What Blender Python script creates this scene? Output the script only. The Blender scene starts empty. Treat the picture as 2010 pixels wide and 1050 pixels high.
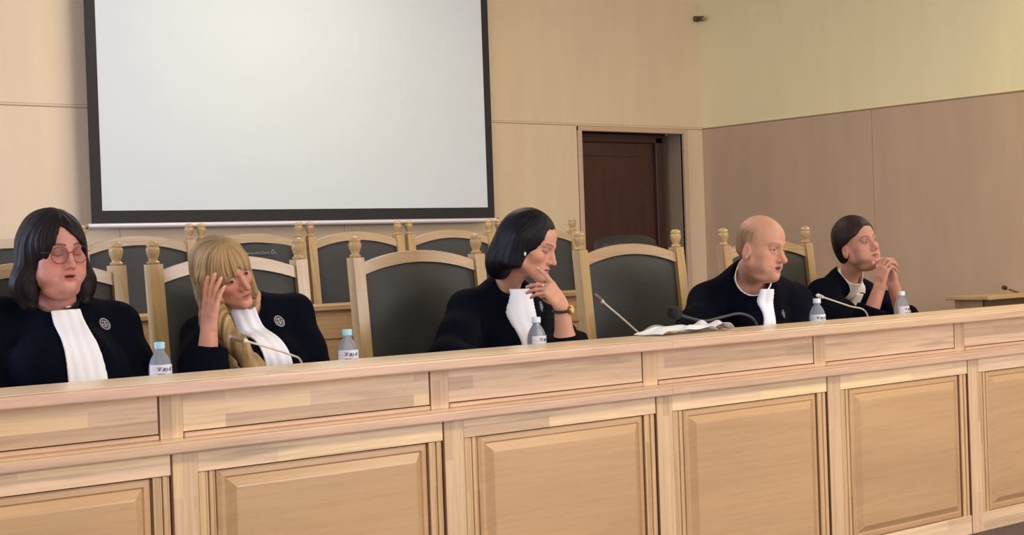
import bpy, math, random
import numpy as np
from mathutils import Vector, Matrix

random.seed(7)
rng = np.random.default_rng(5)
C = bpy.context.scene.collection
SC = bpy.context.scene

# ---------------------------------------------------------------- camera
CAM_H = 1.18
view_az, pitch, roll = math.radians(51.0), -21 / 3000.0, 0.035
fw = Vector((math.cos(view_az) * math.cos(pitch), math.sin(view_az) * math.cos(pitch), math.sin(pitch)))
r0 = Vector((math.sin(view_az), -math.cos(view_az), 0))
u0 = r0.cross(fw)
cr = math.cos(roll) * r0 - math.sin(roll) * u0
cu = math.cos(roll) * u0 + math.sin(roll) * r0
cam = bpy.data.cameras.new('camera')
cam.sensor_width = 36.0
cam.lens = 3000.0 / 2010.0 * 36.0
cam.clip_start = 0.05
cam_o = bpy.data.objects.new('camera', cam)
cam_o.matrix_world = Matrix(((cr.x, cu.x, -fw.x, 0), (cr.y, cu.y, -fw.y, 0), (cr.z, cu.z, -fw.z, CAM_H), (0, 0, 0, 1)))
C.objects.link(cam_o)
SC.camera = cam_o

# ---------------------------------------------------------------- colour management, world, lights
SC.view_settings.view_transform = 'Standard'
SC.view_settings.look = 'None'
SC.view_settings.gamma = 1.0
SC.view_settings.use_curve_mapping = False
SC.view_settings.exposure = 0.10
SC.cycles.use_denoising = True
w = bpy.data.worlds.new('world')
w.use_nodes = True
w.node_tree.nodes['Background'].inputs[0].default_value = (0.9, 0.92, 1.0, 1)
w.node_tree.nodes['Background'].inputs[1].default_value = 0.05
SC.world = w


def area(name, loc, target, sx, sy, power, col):
    l = bpy.data.lights.new(name, 'AREA')
    l.shape = 'RECTANGLE'
    l.size, l.size_y, l.energy, l.color = sx, sy, power, col
    o = bpy.data.objects.new(name, l)
    o.location = loc
    o.rotation_euler = (Vector(target) - Vector(loc)).to_track_quat('-Z', 'Y').to_euler()
    C.objects.link(o)
    return o


# daylight through the windows (front wall behind the camera, left wall), ceiling lamps over the room; the rear one is added fill for the back wall
area('front_window_daylight', (6.3, -3.12, 1.9), (5.6, 6.0, 1.5), 3.6, 1.9, 250, (0.90, 0.90, 1.0))
area('rear_window_daylight', (-1.1, 6.1, 2.0), (4.0, 7.7, 1.6), 2.5, 1.9, 165, (0.60, 0.70, 1.0))
area('hall_window_daylight', (-1.1, -1.5, 1.9), (3.5, 4.0, 1.0), 2.9, 1.9, 90, (0.95, 0.95, 1.0))
for nm, x, y, p in (('ceiling_lamp_front', 1.5, 1.2, 60), ('ceiling_lamp_front_right', 5.0, 1.2, 60), ('rear_wall_fill', 4.6, 6.5, 38), ('ceiling_lamp_side', 7.65, 3.6, 56)):
    area(nm, (x, y, 3.5), (x, y, 0), 1.3, 0.7, p, (1.0, 0.86, 0.66))


# ---------------------------------------------------------------- materials
def s2l(c):
    return tuple(((v / 255.0) / 12.92 if v / 255.0 <= 0.04045 else ((v / 255.0 + 0.055) / 1.055) ** 2.4) for v in c)


def rgba(c):
    return s2l(c) + (1.0,)


class NT:
    def __init__(s, name):
        s.m = bpy.data.materials.new(name)
        s.m.use_nodes = True
        s.t = s.m.node_tree
        s.p = s.t.nodes['Principled BSDF']

    def n(s, kind, **kw):
        x = s.t.nodes.new(kind)
        for k, v in kw.items():
            if k in x.inputs:
                x.inputs[k].default_value = v
            else:
                setattr(x, k, v)
        return x

    def l(s, a, b):
        s.t.links.new(a, b)

    def ramp(s, fac, stops):
        r = s.t.nodes.new('ShaderNodeValToRGB')
        e = r.color_ramp.elements
        while len(e) > 1:
            e.remove(e[-1])
        e[0].position, e[0].color = stops[0][0], rgba(stops[0][1])
        for p, c in stops[1:]:
            k = e.new(p)
            k.color = rgba(c)
        s.l(fac, r.inputs[0])
        return r.outputs[0]

    def mix(s, fac, a, b, mode='MIX'):
        m = s.t.nodes.new('ShaderNodeMix')
        m.data_type = 'RGBA'
        m.blend_type = mode
        for v, i in ((fac, 0), (a, 6), (b, 7)):
            if hasattr(v, 'links'):
                s.l(v, m.inputs[i])
            elif i == 0:
                m.inputs[i].default_value = v
            else:
                m.inputs[i].default_value = rgba(v)
        return m.outputs[2]

    def bump(s, h, strength, dist=0.01):
        b = s.n('ShaderNodeBump')
        b.inputs['Strength'].default_value = strength
        b.inputs['Distance'].default_value = dist
        s.l(h, b.inputs['Height'])
        s.l(b.outputs[0], s.p.inputs['Normal'])


def plain(name, col, rough=0.5, metal=0.0, spec=0.5, noise=0.0, scale=30):
    m = NT(name)
    m.p.inputs['Roughness'].default_value = rough
    m.p.inputs['Metallic'].default_value = metal
    m.p.inputs['Specular IOR Level'].default_value = spec
    if noise:
        tc = m.n('ShaderNodeTexCoord')
        nz = m.n('ShaderNodeTexNoise', Scale=scale, Detail=4.0)
        m.l(tc.outputs['Object'], nz.inputs['Vector'])
        d = tuple(max(0, v * (1 - noise)) for v in col)
        u = tuple(min(255, v * (1 + noise)) for v in col)
        m.l(m.ramp(nz.outputs[0], [(0.3, d), (0.7, u)]), m.p.inputs['Base Color'])
    else:
        m.p.inputs['Base Color'].default_value = rgba(col)
    return m.m


def wood(name, axis, base, spread=0.09, stave=(0.42, 0.034), rough=0.34, grain=0.07, streak=0.0, pink=0.5):
    """light varnished wood; axis = grain direction ('X' or 'Z'); staves glued side by side"""
    m = NT(name)
    tc = m.n('ShaderNodeTexCoord')
    oi = m.n('ShaderNodeObjectInfo')
    sep = m.n('ShaderNodeSeparateXYZ')
    m.l(tc.outputs['Object'], sep.inputs[0])
    along = sep.outputs[0] if axis == 'X' else sep.outputs[2]
    o1 = sep.outputs[2] if axis == 'X' else sep.outputs[0]
    a = m.n('ShaderNodeMath', operation='ADD')
    m.l(o1, a.inputs[0])
    m.l(sep.outputs[1], a.inputs[1])
    rnd = m.n('ShaderNodeMath', operation='MULTIPLY')
    m.l(oi.outputs['Random'], rnd.inputs[0])
    rnd.inputs[1].default_value = 7.3
    al = m.n('ShaderNodeMath', operation='ADD')
    m.l(along, al.inputs[0])
    m.l(rnd.outputs[0], al.inputs[1])
    cmb = m.n('ShaderNodeCombineXYZ')
    m.l(al.outputs[0], cmb.inputs[0])
    m.l(a.outputs[0], cmb.inputs[1])
    m.l(rnd.outputs[0], cmb.inputs[2])
    b = tuple(base)
    if stave:
        br = m.n('ShaderNodeTexBrick', Scale=1.0)
        br.offset = 0.43
        br.inputs['Mortar Size'].default_value = 0.0
        br.inputs['Brick Width'].default_value = stave[0]
        br.inputs['Row Height'].default_value = stave[1]
        br.inputs['Color1'].default_value = (0, 0, 0, 1)
        br.inputs['Color2'].default_value = (1, 1, 1, 1)
        m.l(cmb.outputs[0], br.inputs['Vector'])
        lo = (b[0] * (1 - spread), b[1] * (1 - spread * 1.15), b[2] * (1 - spread * 1.1))
        mid = (b[0] * 1.0, b[1] * (1 - 0.03 * pink), b[2] * (1 + 0.05 * pink))
        hi = (min(255, b[0] * (1 + spread * .5)), min(255, b[1] * (1 + spread * .6)), b[2] * (1 + spread * .2))
        colr = m.ramp(br.outputs[0], [(0.0, lo), (0.35, b), (0.65, mid), (1.0, hi)])
    else:
        mp0 = m.n('ShaderNodeVectorMath', operation='MULTIPLY')
        mp0.inputs[1].default_value = (0.9, 5.0, 1)
        m.l(cmb.outputs[0], mp0.inputs[0])
        nz0 = m.n('ShaderNodeTexNoise', Scale=1.0, Detail=2.0)
        m.l(mp0.outputs[0], nz0.inputs['Vector'])
        lo = tuple(v * (1 - spread) for v in b)
        hi = tuple(min(255, v * (1 + spread * .6)) for v in b)
        colr = m.ramp(nz0.outputs[0], [(0.3, lo), (0.5, b), (0.72, hi)])
    mp = m.n('ShaderNodeVectorMath', operation='MULTIPLY')
    mp.inputs[1].default_value = (3.0, 75.0, 1)
    m.l(cmb.outputs[0], mp.inputs[0])
    nz = m.n('ShaderNodeTexNoise', Scale=1.0, Detail=5.0, Roughness=0.6)
    m.l(mp.outputs[0], nz.inputs['Vector'])
    g = m.ramp(nz.outputs[0], [(0.25, (255 * (1 - grain * 1.8),) * 3), (0.6, (255,) * 3)])
    out = m.mix(1.0, colr, g, 'MULTIPLY')
    if streak:
        mp2 = m.n('ShaderNodeVectorMath', operation='MULTIPLY')
        mp2.inputs[1].default_value = (1.6, 26.0, 1)
        m.l(cmb.outputs[0], mp2.inputs[0])
        n2 = m.n('ShaderNodeTexNoise', Scale=1.0, Detail=3.0)
        m.l(mp2.outputs[0], n2.inputs['Vector'])
        f = m.ramp(n2.outputs[0], [(0.62, (0, 0, 0)), (0.72, (255,) * 3)])
        ff = m.n('ShaderNodeMath', operation='MULTIPLY')
        m.l(f, ff.inputs[0])
        ff.inputs[1].default_value = streak
        out = m.mix(ff.outputs[0], out, tuple(v * 0.6 for v in b))
    m.l(out, m.p.inputs['Base Color'])
    m.p.inputs['Roughness'].default_value = rough
    m.p.inputs['Coat Weight'].default_value = 0.25
    m.p.inputs['Coat Roughness'].default_value = 0.22
    m.bump(nz.outputs[0], 0.08, 0.002)
    return m.m


WX = wood('beech_staves_horizontal', 'X', (236, 206, 166), 0.13, (0.62, 0.04), streak=0.5)
WXT = wood('beech_staves_worktop', 'X', (240, 212, 176), 0.06, (0.9, 0.16), streak=0.1)
WXE = wood('beech_edge_strip', 'X', (214, 180, 150), 0.05, (1.1, 0.06), streak=0.0)
WZ = wood('beech_staves_vertical', 'Z', (222, 190, 150), 0.08, (0.5, 0.03), streak=0.1)
WZF = wood('beech_flutes', 'Z', (212, 178, 132), 0.10, (0.7, 0.012), streak=0.3)
WP = wood('ash_veneer_panel', 'X', (198, 161, 119), 0.05, None, rough=0.36, grain=0.03)
CH_X = wood('chair_wood_horizontal', 'X', (188, 160, 124), 0.05, (0.6, 0.05), rough=0.3, grain=0.05)
CH_Z = wood('chair_wood_vertical', 'Z', (184, 154, 106), 0.06, (0.8, 0.03), rough=0.3, grain=0.06)
OLD_X = wood('rear_desk_wood_horizontal', 'X', (186, 154, 104), 0.06, (0.7, 0.06), rough=0.4)
OLD_Z = wood('rear_desk_wood_vertical', 'Z', (184, 152, 100), 0.06, (0.7, 0.06), rough=0.4)
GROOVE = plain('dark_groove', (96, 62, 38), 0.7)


def wall_mat(name, base, amp=0.02, coat=0.0):
    m = NT(name)
    tc = m.n('ShaderNodeTexCoord')
    mp = m.n('ShaderNodeVectorMath', operation='MULTIPLY')
    mp.inputs[1].default_value = (3, 3, 0.6)
    m.l(tc.outputs['Object'], mp.inputs[0])
    nz = m.n('ShaderNodeTexNoise', Scale=2.0, Detail=3.0)
    m.l(mp.outputs[0], nz.inputs['Vector'])
    m.l(m.ramp(nz.outputs[0], [(0.3, tuple(v * (1 - amp) for v in base)), (0.7, tuple(min(255, v * (1 + amp)) for v in base))]), m.p.inputs['Base Color'])
    m.p.inputs['Roughness'].default_value = 0.5
    m.p.inputs['Specular IOR Level'].default_value = 0.3
    m.p.inputs['Coat Weight'].default_value = coat
    m.p.inputs['Coat Roughness'].default_value = 0.42
    return m.m


M_BACK = wall_mat('back_wall_laminate', (218, 194, 160), 0.015, 0.7)
M_RUP = wall_mat('right_wall_paint', (230, 217, 168), 0.01)
M_RLOW = wall_mat('right_wall_laminate', (188, 160, 130))
M_PLAIN = wall_mat('plain_wall_paint', (206, 196, 176))
M_CEIL = wall_mat('ceiling_paint', (228, 224, 214))
M_FLOOR = plain('dark_carpet', (88, 72, 70), 0.95, noise=0.15, scale=60)
M_DOOR = wood('mahogany_door', 'Z', (66, 33, 19), 0.16, (1.4, 0.09), rough=0.45, grain=0.12, pink=0)
M_BLACK = plain('screen_border_black', (34, 32, 32), 0.7)
M_SCREEN = plain('screen_fabric_white', (212, 220, 222), 0.85, noise=0.006, scale=2)
M_BAR = plain('screen_bar_white_metal', (222, 216, 220), 0.35, 0.1)
M_UPH = plain('charcoal_leatherette', (40, 42, 41), 0.6, noise=0.05, scale=8)
M_UPH2 = plain('charcoal_leatherette_rear', (46, 46, 47), 0.6, noise=0.05, scale=8)
M_LEATHER = plain('black_leather', (34, 34, 36), 0.4)
M_PLASTIC = plain('black_plastic', (22, 22, 24), 0.5)
M_FOAM = plain('black_foam', (16, 16, 18), 0.95)
M_CHROME = plain('satin_metal', (214, 212, 214), 0.36, 0.6)
M_DKMETAL = plain('dark_bronze_metal', (92, 74, 66), 0.4, 0.6)
M_CAP = plain('pale_blue_cap', (150, 200, 222), 0.4)
M_CAPW = plain('pale_white_blue_cap', (206, 220, 232), 0.4)
M_LABEL = plain('bottle_label_white', (214, 214, 222), 0.5)
M_LABELB = plain('bottle_label_print', (92, 94, 130), 0.5)
M_PAPER = plain('white_paper', (226, 230, 232), 0.7)
M_FOLDER = plain('clear_grey_folder', (150, 152, 160), 0.25)
M_LETTER = plain('pale_lettering', (150, 152, 156), 0.6)


def glassy(name, col, rough, ior, weight=1.0):
    m = NT(name)
    m.p.inputs['Base Color'].default_value = rgba(col)
    m.p.inputs['Roughness'].default_value = rough
    m.p.inputs['IOR'].default_value = ior
    m.p.inputs['Transmission Weight'].default_value = weight
    return m.m


M_PET = glassy('clear_plastic', (206, 218, 232), 0.12, 1.15, 0.72)
M_GLASS = glassy('lens_glass', (250, 250, 250), 0.0, 1.1)


# ---------------------------------------------------------------- mesh helpers
class MB:
    """collects shapes, then links them as one mesh object"""

    def __init__(s):
        s.v, s.f = [], []

    def add(s, vs, fs):
        o = len(s.v)
        s.v += [tuple(v) for v in vs]
        s.f += [tuple(i + o for i in f) for f in fs]
        return s

    def box(s, x0, x1, y0, y1, z0, z1, b=0.0):
        if b <= 0:
            vs = [(x, y, z) for z in (z0, z1) for y in (y0, y1) for x in (x0, x1)]
            return s.add(vs, [(0, 2, 3, 1), (4, 5, 7, 6), (0, 1, 5, 4), (2, 6, 7, 3), (0, 4, 6, 2), (1, 3, 7, 5)])
        # chamfered box
        vs, idx = [], {}
        for i, (x, sx) in enumerate(((x0, 1), (x1, -1))):
            for j, (y, sy) in enumerate(((y0, 1), (y1, -1))):
                for k, (z, sz) in enumerate(((z0, 1), (z1, -1))):
                    for a, q in enumerate(((x, y + sy * b, z + sz * b), (x + sx * b, y, z + sz * b), (x + sx * b, y + sy * b, z))):
                        idx[i, j, k, a] = len(vs)
                        vs.append(q)
        g = lambda i, j, k, a: idx[i, j, k, a]
        fs = []
        for i in (0, 1):
            fs.append([g(i, 0, 0, 0), g(i, 1, 0, 0), g(i, 1, 1, 0), g(i, 0, 1, 0)])
            fs.append([g(0, i, 0, 1), g(1, i, 0, 1), g(1, i, 1, 1), g(0, i, 1, 1)])
            fs.append([g(0, 0, i, 2), g(1, 0, i, 2), g(1, 1, i, 2), g(0, 1, i, 2)])
        for i in (0, 1):
            for j in (0, 1):
                fs.append([g(i, j, 0, 0), g(i, j, 1, 0), g(i, j, 1, 1), g(i, j, 0, 1)])
                fs.append([g(i, 0, j, 0), g(i, 1, j, 0), g(i, 1, j, 2), g(i, 0, j, 2)])
                fs.append([g(0, i, j, 1), g(1, i, j, 1), g(1, i, j, 2), g(0, i, j, 2)])
                for k in (0, 1):
                    fs.append([g(i, j, k, 0), g(i, j, k, 1), g(i, j, k, 2)])
        return s.add(vs, fs)

    def prism(s, poly, a0, a1, axis='Y'):
        """poly in the plane normal to axis; XZ for Y, YZ for X, XY for Z"""
        n = len(poly)
        def P(p, a):
            return {'Y': (p[0], a, p[1]), 'X': (a, p[0], p[1]), 'Z': (p[0], p[1], a)}[axis]
        vs = [P(p, a0) for p in poly] + [P(p, a1) for p in poly]
        fs = [tuple(range(n)), tuple(range(2 * n - 1, n - 1, -1))]
        fs += [(i, i + n, (i + 1) % n + n, (i + 1) % n) for i in range(n)]
        return s.add(vs, fs)

    def lathe(s, prof, c=(0, 0, 0), n=24):
        vs, fs = [], []
        m = len(prof)
        for r, z in prof:
            for i in range(n):
                a = 2 * math.pi * i / n
                vs.append((c[0] + r * math.cos(a), c[1] + r * math.sin(a), c[2] + z))
        for j in range(m - 1):
            for i in range(n):
                k = (i + 1) % n
                fs.append((j * n + i, j * n + k, (j + 1) * n + k, (j + 1) * n + i))
        fs.append(tuple(range(n - 1, -1, -1)))
        fs.append(tuple((m - 1) * n + i for i in range(n)))
        return s.add(vs, fs)

    def tube(s, pts, rad, n=10):
        pts = [Vector(p) for p in pts]
        R = rad if isinstance(rad, (list, tuple)) else [rad] * len(pts)
        vs, fs = [], []
        up = Vector((0, 0, 1))
        d0 = (pts[1] - pts[0]).normalized()
        if abs(d0.dot(up)) > 0.9:
            up = Vector((1, 0, 0))
        x = d0.cross(up).normalized()
        for i, p in enumerate(pts):
            d = (pts[min(i + 1, len(pts) - 1)] - pts[max(i - 1, 0)]).normalized()
            x = (x - d * x.dot(d)).normalized()
            y = d.cross(x)
            for k in range(n):
                a = 2 * math.pi * k / n
                vs.append(p + R[i] * (x * math.cos(a) + y * math.sin(a)))
        for i in range(len(pts) - 1):
            for k in range(n):
                q = (k + 1) % n
                fs.append((i * n + k, i * n + q, (i + 1) * n + q, (i + 1) * n + k))
        fs.append(tuple(range(n - 1, -1, -1)))
        fs.append(tuple((len(pts) - 1) * n + k for k in range(n)))
        return s.add(vs, fs)

    def build(s, name, mat, parent=None, smooth=False, loc=None):
        me = bpy.data.meshes.new(name)
        me.from_pydata(s.v, [], s.f)
        me.update()
        import bmesh
        bm = bmesh.new()
        bm.from_mesh(me)
        bmesh.ops.recalc_face_normals(bm, faces=bm.faces)
        bm.to_mesh(me)
        bm.free()
        if smooth:
            me.shade_smooth()
            me.set_sharp_from_angle(angle=math.radians(40))
        me.materials.append(mat)
        o = bpy.data.objects.new(name, me)
        C.objects.link(o)
        if parent:
            o.parent = parent
        if loc:
            o.location = loc
        return o


def tag(o, label=None, cat=None, group=None, kind=None):
    for k, v in (('label', label), ('category', cat), ('group', group), ('kind', kind)):
        if v:
            o[k] = v
    return o


def thing(name, label, cat, loc=(0, 0, 0), rz=0.0, group=None):
    o = bpy.data.objects.new(name, None)
    o.empty_display_size = 0.1
    C.objects.link(o)
    o.location = loc
    o.rotation_euler = (0, 0, rz)
    return tag(o, label, cat, group)


def dup(root, loc, rz, label, group=None):
    r = root.copy()
    C.objects.link(r)
    r.location = loc
    r.rotation_euler = (0, 0, rz)
    r['label'] = label
    if group:
        r['group'] = group
    for ch in list(root.children):
        c = ch.copy()
        C.objects.link(c)
        c.parent = r
        for g in ch.children:
            d = g.copy()
            C.objects.link(d)
            d.parent = c
    return r


def curve_pts(ctrl, n=24):
    """smooth line through control points (Catmull-Rom)"""
    P = [Vector(p) for p in ctrl]
    P = [P[0] * 2 - P[1]] + P + [P[-1] * 2 - P[-2]]
    out = []
    for i in range(1, len(P) - 2):
        for k in range(n // (len(P) - 3) + 1):
            t = k / (n // (len(P) - 3) + 1)
            a, b, c, d = P[i - 1], P[i], P[i + 1], P[i + 2]
            out.append(0.5 * ((2 * b) + (c - a) * t + (2 * a - 5 * b + 4 * c - d) * t * t + (3 * b - a - 3 * c + d) * t ** 3))
    out.append(P[-2])
    return out

# ---------------------------------------------------------------- the room
XL, XR, YF, YB, ZC = -1.2, 8.433, -3.2, 8.07, 3.6
DX0, DX1, DZ = 7.205, 8.225, 2.052


def struct(name, mb, mat, parent=None):
    o = mb.build(name, mat, parent)
    if not parent:
        o['kind'] = 'structure'
    return o


struct('floor', MB().box(XL - .1, XR + .1, YF - .1, YB + .3, -0.1, 0), M_FLOOR)
struct('ceiling', MB().box(XL - .1, XR + .1, YF - .1, YB + .3, ZC, ZC + .1), M_CEIL)
struct('platform_floor', MB().box(XL + .02, XR - .02, 5.95, YB - .005, 0.001, 0.125), M_FLOOR)
# back wall: laminate sheets above and below the rail line, with joints, around the door opening
wb = MB()
seams = [-1.2, 0.72, 2.21, 3.707, 5.2, DX0 - .04]
for a, b in zip(seams[:-1], seams[1:]):
    wb.box(a + .0015, b - .0015, YB, YB + .2, 0.0, 2.088)
wb.box(DX1 + .045, XR + .05, YB, YB + .2, 0, 2.088)
for a, b in zip([-1.2, 3.0, 6.0], [3.0, 6.0, XR + .05]):
    wb.box(a + .0005, b - .0005, YB, YB + .2, 2.106, ZC)
wb.box(XL, XR, YB + .01, YB + .2, 2.08, 2.11)
wb.box(DX0 - .04, DX1 + .045, YB + .001, YB + .2, DZ + .03, 2.09)
struct('wall_back', wb, M_BACK)
struct('wall_back_core', MB().box(XL, DX0 - .05, YB + .02, YB + .25, 0, ZC), M_BACK)
struct('trim_1', MB().box(XL, XR, YB - .006, YB + .012, 2.090, 2.104, .002), wall_mat('trim_cream', (214, 190, 150), 0.01))
# right wall
wr = MB()
for a, b in zip([-3.2, -0.4, 3.1, 6.494], [-0.4, 3.1, 6.494, YB]):
    wr.box(XR, XR + .1, a + .0015, b - .0015, 0, 2.094)
struct('wall_right', wr, M_RLOW)
struct('wall_right_upper', MB().box(XR + .012, XR + .1, YF, YB, 2.094, ZC), M_RUP)
struct('trim_2', MB().box(XR - .004, XR + .012, YF, YB, 2.090, 2.100, .002), wall_mat('trim_brown', (150, 126, 92), 0.01))
wf = MB().box(XL - .1, 4.4, YF - .1, YF, 0, ZC).box(8.2, XR + .1, YF - .1, YF, 0, ZC).box(4.4, 8.2, YF - .1, YF, 0, .9).box(4.4, 8.2, YF - .1, YF, 2.9, ZC)
struct('wall_front', wf, M_PLAIN)
wl = MB()
wl.box(XL - .1, XL, YF, YB, 0, 0.9).box(XL - .1, XL, YF, YB, 3.0, ZC)
for a, b in ((YF, -3.0), (0.0, 4.8), (7.4, YB)):
    wl.box(XL - .1, XL, a, b, 0.9, 3.0)
struct('wall_left', wl, M_PLAIN)
for i, (a, b) in enumerate(((-3.0, 0.0), (4.8, 7.4))):
    f = MB()
    for y in (a, (a + b) / 2 - .03, b - .06):
        f.box(XL - .08, XL - .02, y, y + .06, 0.9, 3.0, .004)
    f.box(XL - .08, XL - .02, a, b, 0.9, 0.96, .004).box(XL - .08, XL - .02, a, b, 2.94, 3.0, .004)
    wn = struct('window_%d' % (i + 1), f, plain('window_frame_white', (230, 230, 230), 0.4))
    struct('pane', MB().box(XL - .055, XL - .045, a + .06, b - .06, 0.96, 2.94), M_GLASS, wn)

f = MB()
for x in (4.4, 6.27, 8.14):
    f.box(x, x + .06, YF - .08, YF - .02, .9, 2.9, .004)
f.box(4.4, 8.2, YF - .08, YF - .02, .9, .96, .004).box(4.4, 8.2, YF - .08, YF - .02, 2.84, 2.9, .004)
wn = struct('window_3', f, plain('window_frame_white_front', (230, 230, 230), 0.4))
struct('pane', MB().box(4.46, 8.14, YF - .055, YF - .045, .96, 2.84), M_GLASS, wn)

# door in a recess of the back wall
d1 = struct('door_1', MB().box(DX0 + .002, DX1 - .16, YB + .16, YB + .2, 0.126, DZ - .06, .003).box(DX0 + .10, DX1 - .30, YB + .154, YB + .17, 0.3, DZ - .16, .004), M_DOOR)
jm = MB().box(DX1 - .002, DX1 + .02, YB + .012, YB + .3, 0, DZ).box(DX0 - .02, DX0 + .002, YB + .012, YB + .3, 0, DZ)
struct('door_reveal', jm, plain('reveal_paint', (150, 130, 104), 0.6), d1)
struct('door_jamb', MB().box(DX1 - .16, DX1 - .09, YB + .13, YB + .2, 0.126, DZ - .02, .003).box(DX0, DX1 - .09, YB + .13, YB + .2, DZ - .06, DZ, .003),
       wood('mahogany_jamb', 'Z', (58, 30, 22), 0.1, None, rough=0.5, pink=0), d1)
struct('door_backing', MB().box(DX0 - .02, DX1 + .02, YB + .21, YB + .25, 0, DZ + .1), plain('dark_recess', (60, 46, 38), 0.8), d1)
cs = MB().box(DX0 - .035, DX0 + .002, YB - .012, YB + .03, 0.125, DZ + .035, .004)
cs.box(DX1 - .002, DX1 + .04, YB - .012, YB + .03, 0.125, DZ + .035, .004)
cs.box(DX0 - .035, DX1 + .04, YB - .013, YB + .03, DZ, DZ + .035, .004)
struct('door_casing', cs, wall_mat('door_casing_paint', (196, 168, 138), 0.01), d1)
h = MB().tube([(DX0 + .09, YB + .15, 1.15), (DX0 + .09, YB + .10, 1.15), (DX0 + .20, YB + .10, 1.15)], 0.009)
struct('door_handle', h, M_CHROME, d1)

# small dark sensor in the corner
t = thing('wall_sensor', 'small dark brown sensor high in the corner where the two walls meet', 'sensor', (8.395, 8.035, 2.925))
MB().tube([(0, .035, 0), (-.005, -.01, 0), (0, -.045, -.008)], [.013, .016, .02]).build('housing', plain('sensor_brown', (78, 58, 36), 0.5), t, True)
MB().tube([(0.0, -.045, -.008), (0.004, -.062, -.012)], [.013, .010]).build('lens', plain('sensor_lens', (150, 130, 90), 0.3), t, True)
MB().box(-.02, .034, .012, .034, -.02, .02, .004).build('bracket', plain('sensor_brown_b', (90, 70, 46), 0.5), t)

M_BARE = plain('bar_end_grey', (130, 122, 122), .5)
# projection screen hanging just off the wall
SX0, SX1, SY = 3.49, 6.305, 7.95
t = thing('projection_screen', 'large white projection screen with thick black border above the rear chairs', 'projection screen', ((SX0 + SX1) / 2, SY, 1.44))
hw = (SX1 - SX0) / 2
MB().box(-hw + .062, hw - .055, 0, .004, .072, 2.02).build('viewing_surface', M_SCREEN, t)
b = MB().box(-hw, -hw + .062, -.0008, .005, .0, 2.02).box(hw - .055, hw, -.0008, .005, .0, 2.02).box(-hw + .062, hw - .055, -.0008, .005, .0, .072)
b.build('border', M_BLACK, t)
bar = [(0.016 * math.cos(a), 0.014 * math.sin(a) - .012) for a in np.linspace(0, 2 * math.pi, 14, endpoint=False)]
MB().prism(bar, -hw - .03, hw + .015, 'X').build('bottom_bar', M_BAR, t, True)
for ea, eb in ((-hw - .05, -hw - .028), (hw + .014, hw + .026)):
    MB().prism([(p[0] * 1.2, (p[1] + .012) * 1.2 - .012) for p in bar], ea, eb, 'X').build('end_cap', M_BARE, t, True)
MB().box(-hw - .1, hw + .1, -.06, .09, 2.02, 2.12, .02).build('roller_case', M_BAR, t)

# ---------------------------------------------------------------- the long bench
SEAM = [1.787 + .8735 * (k - 3) for k in range(10)]
YF0 = 3.633
ZL0, ZL1 = 0.703, 0.733      # ledge
ZT0, ZT1 = 0.856, 0.888      # top
names = ['at the far left end of the bench, mostly out of view', 'left of the seated woman with glasses', 'below the seated woman with glasses', 'below the blonde woman resting her head on her hand',
         'below the dark-haired woman touching her chin', 'below the empty chair and the papers', 'below the microphone and the bald man', 'at the dark floor edge, right of all the bottles', 'beyond the last bottle at the right end']
labs = ['pale beech bench unit at the left picture edge, under the woman in glasses',
        'pale beech bench unit with raised panel in front of the blonde woman',
        'pale beech bench unit with raised panel in front of the woman touching her chin',
        'pale beech bench unit with raised panel under the crumpled papers and the bald man',
        'pale beech bench unit with raised panel in front of the short-haired woman with clasped hands',
        'pale beech bench unit at the right end, its lower edge meeting the dark floor']


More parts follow.
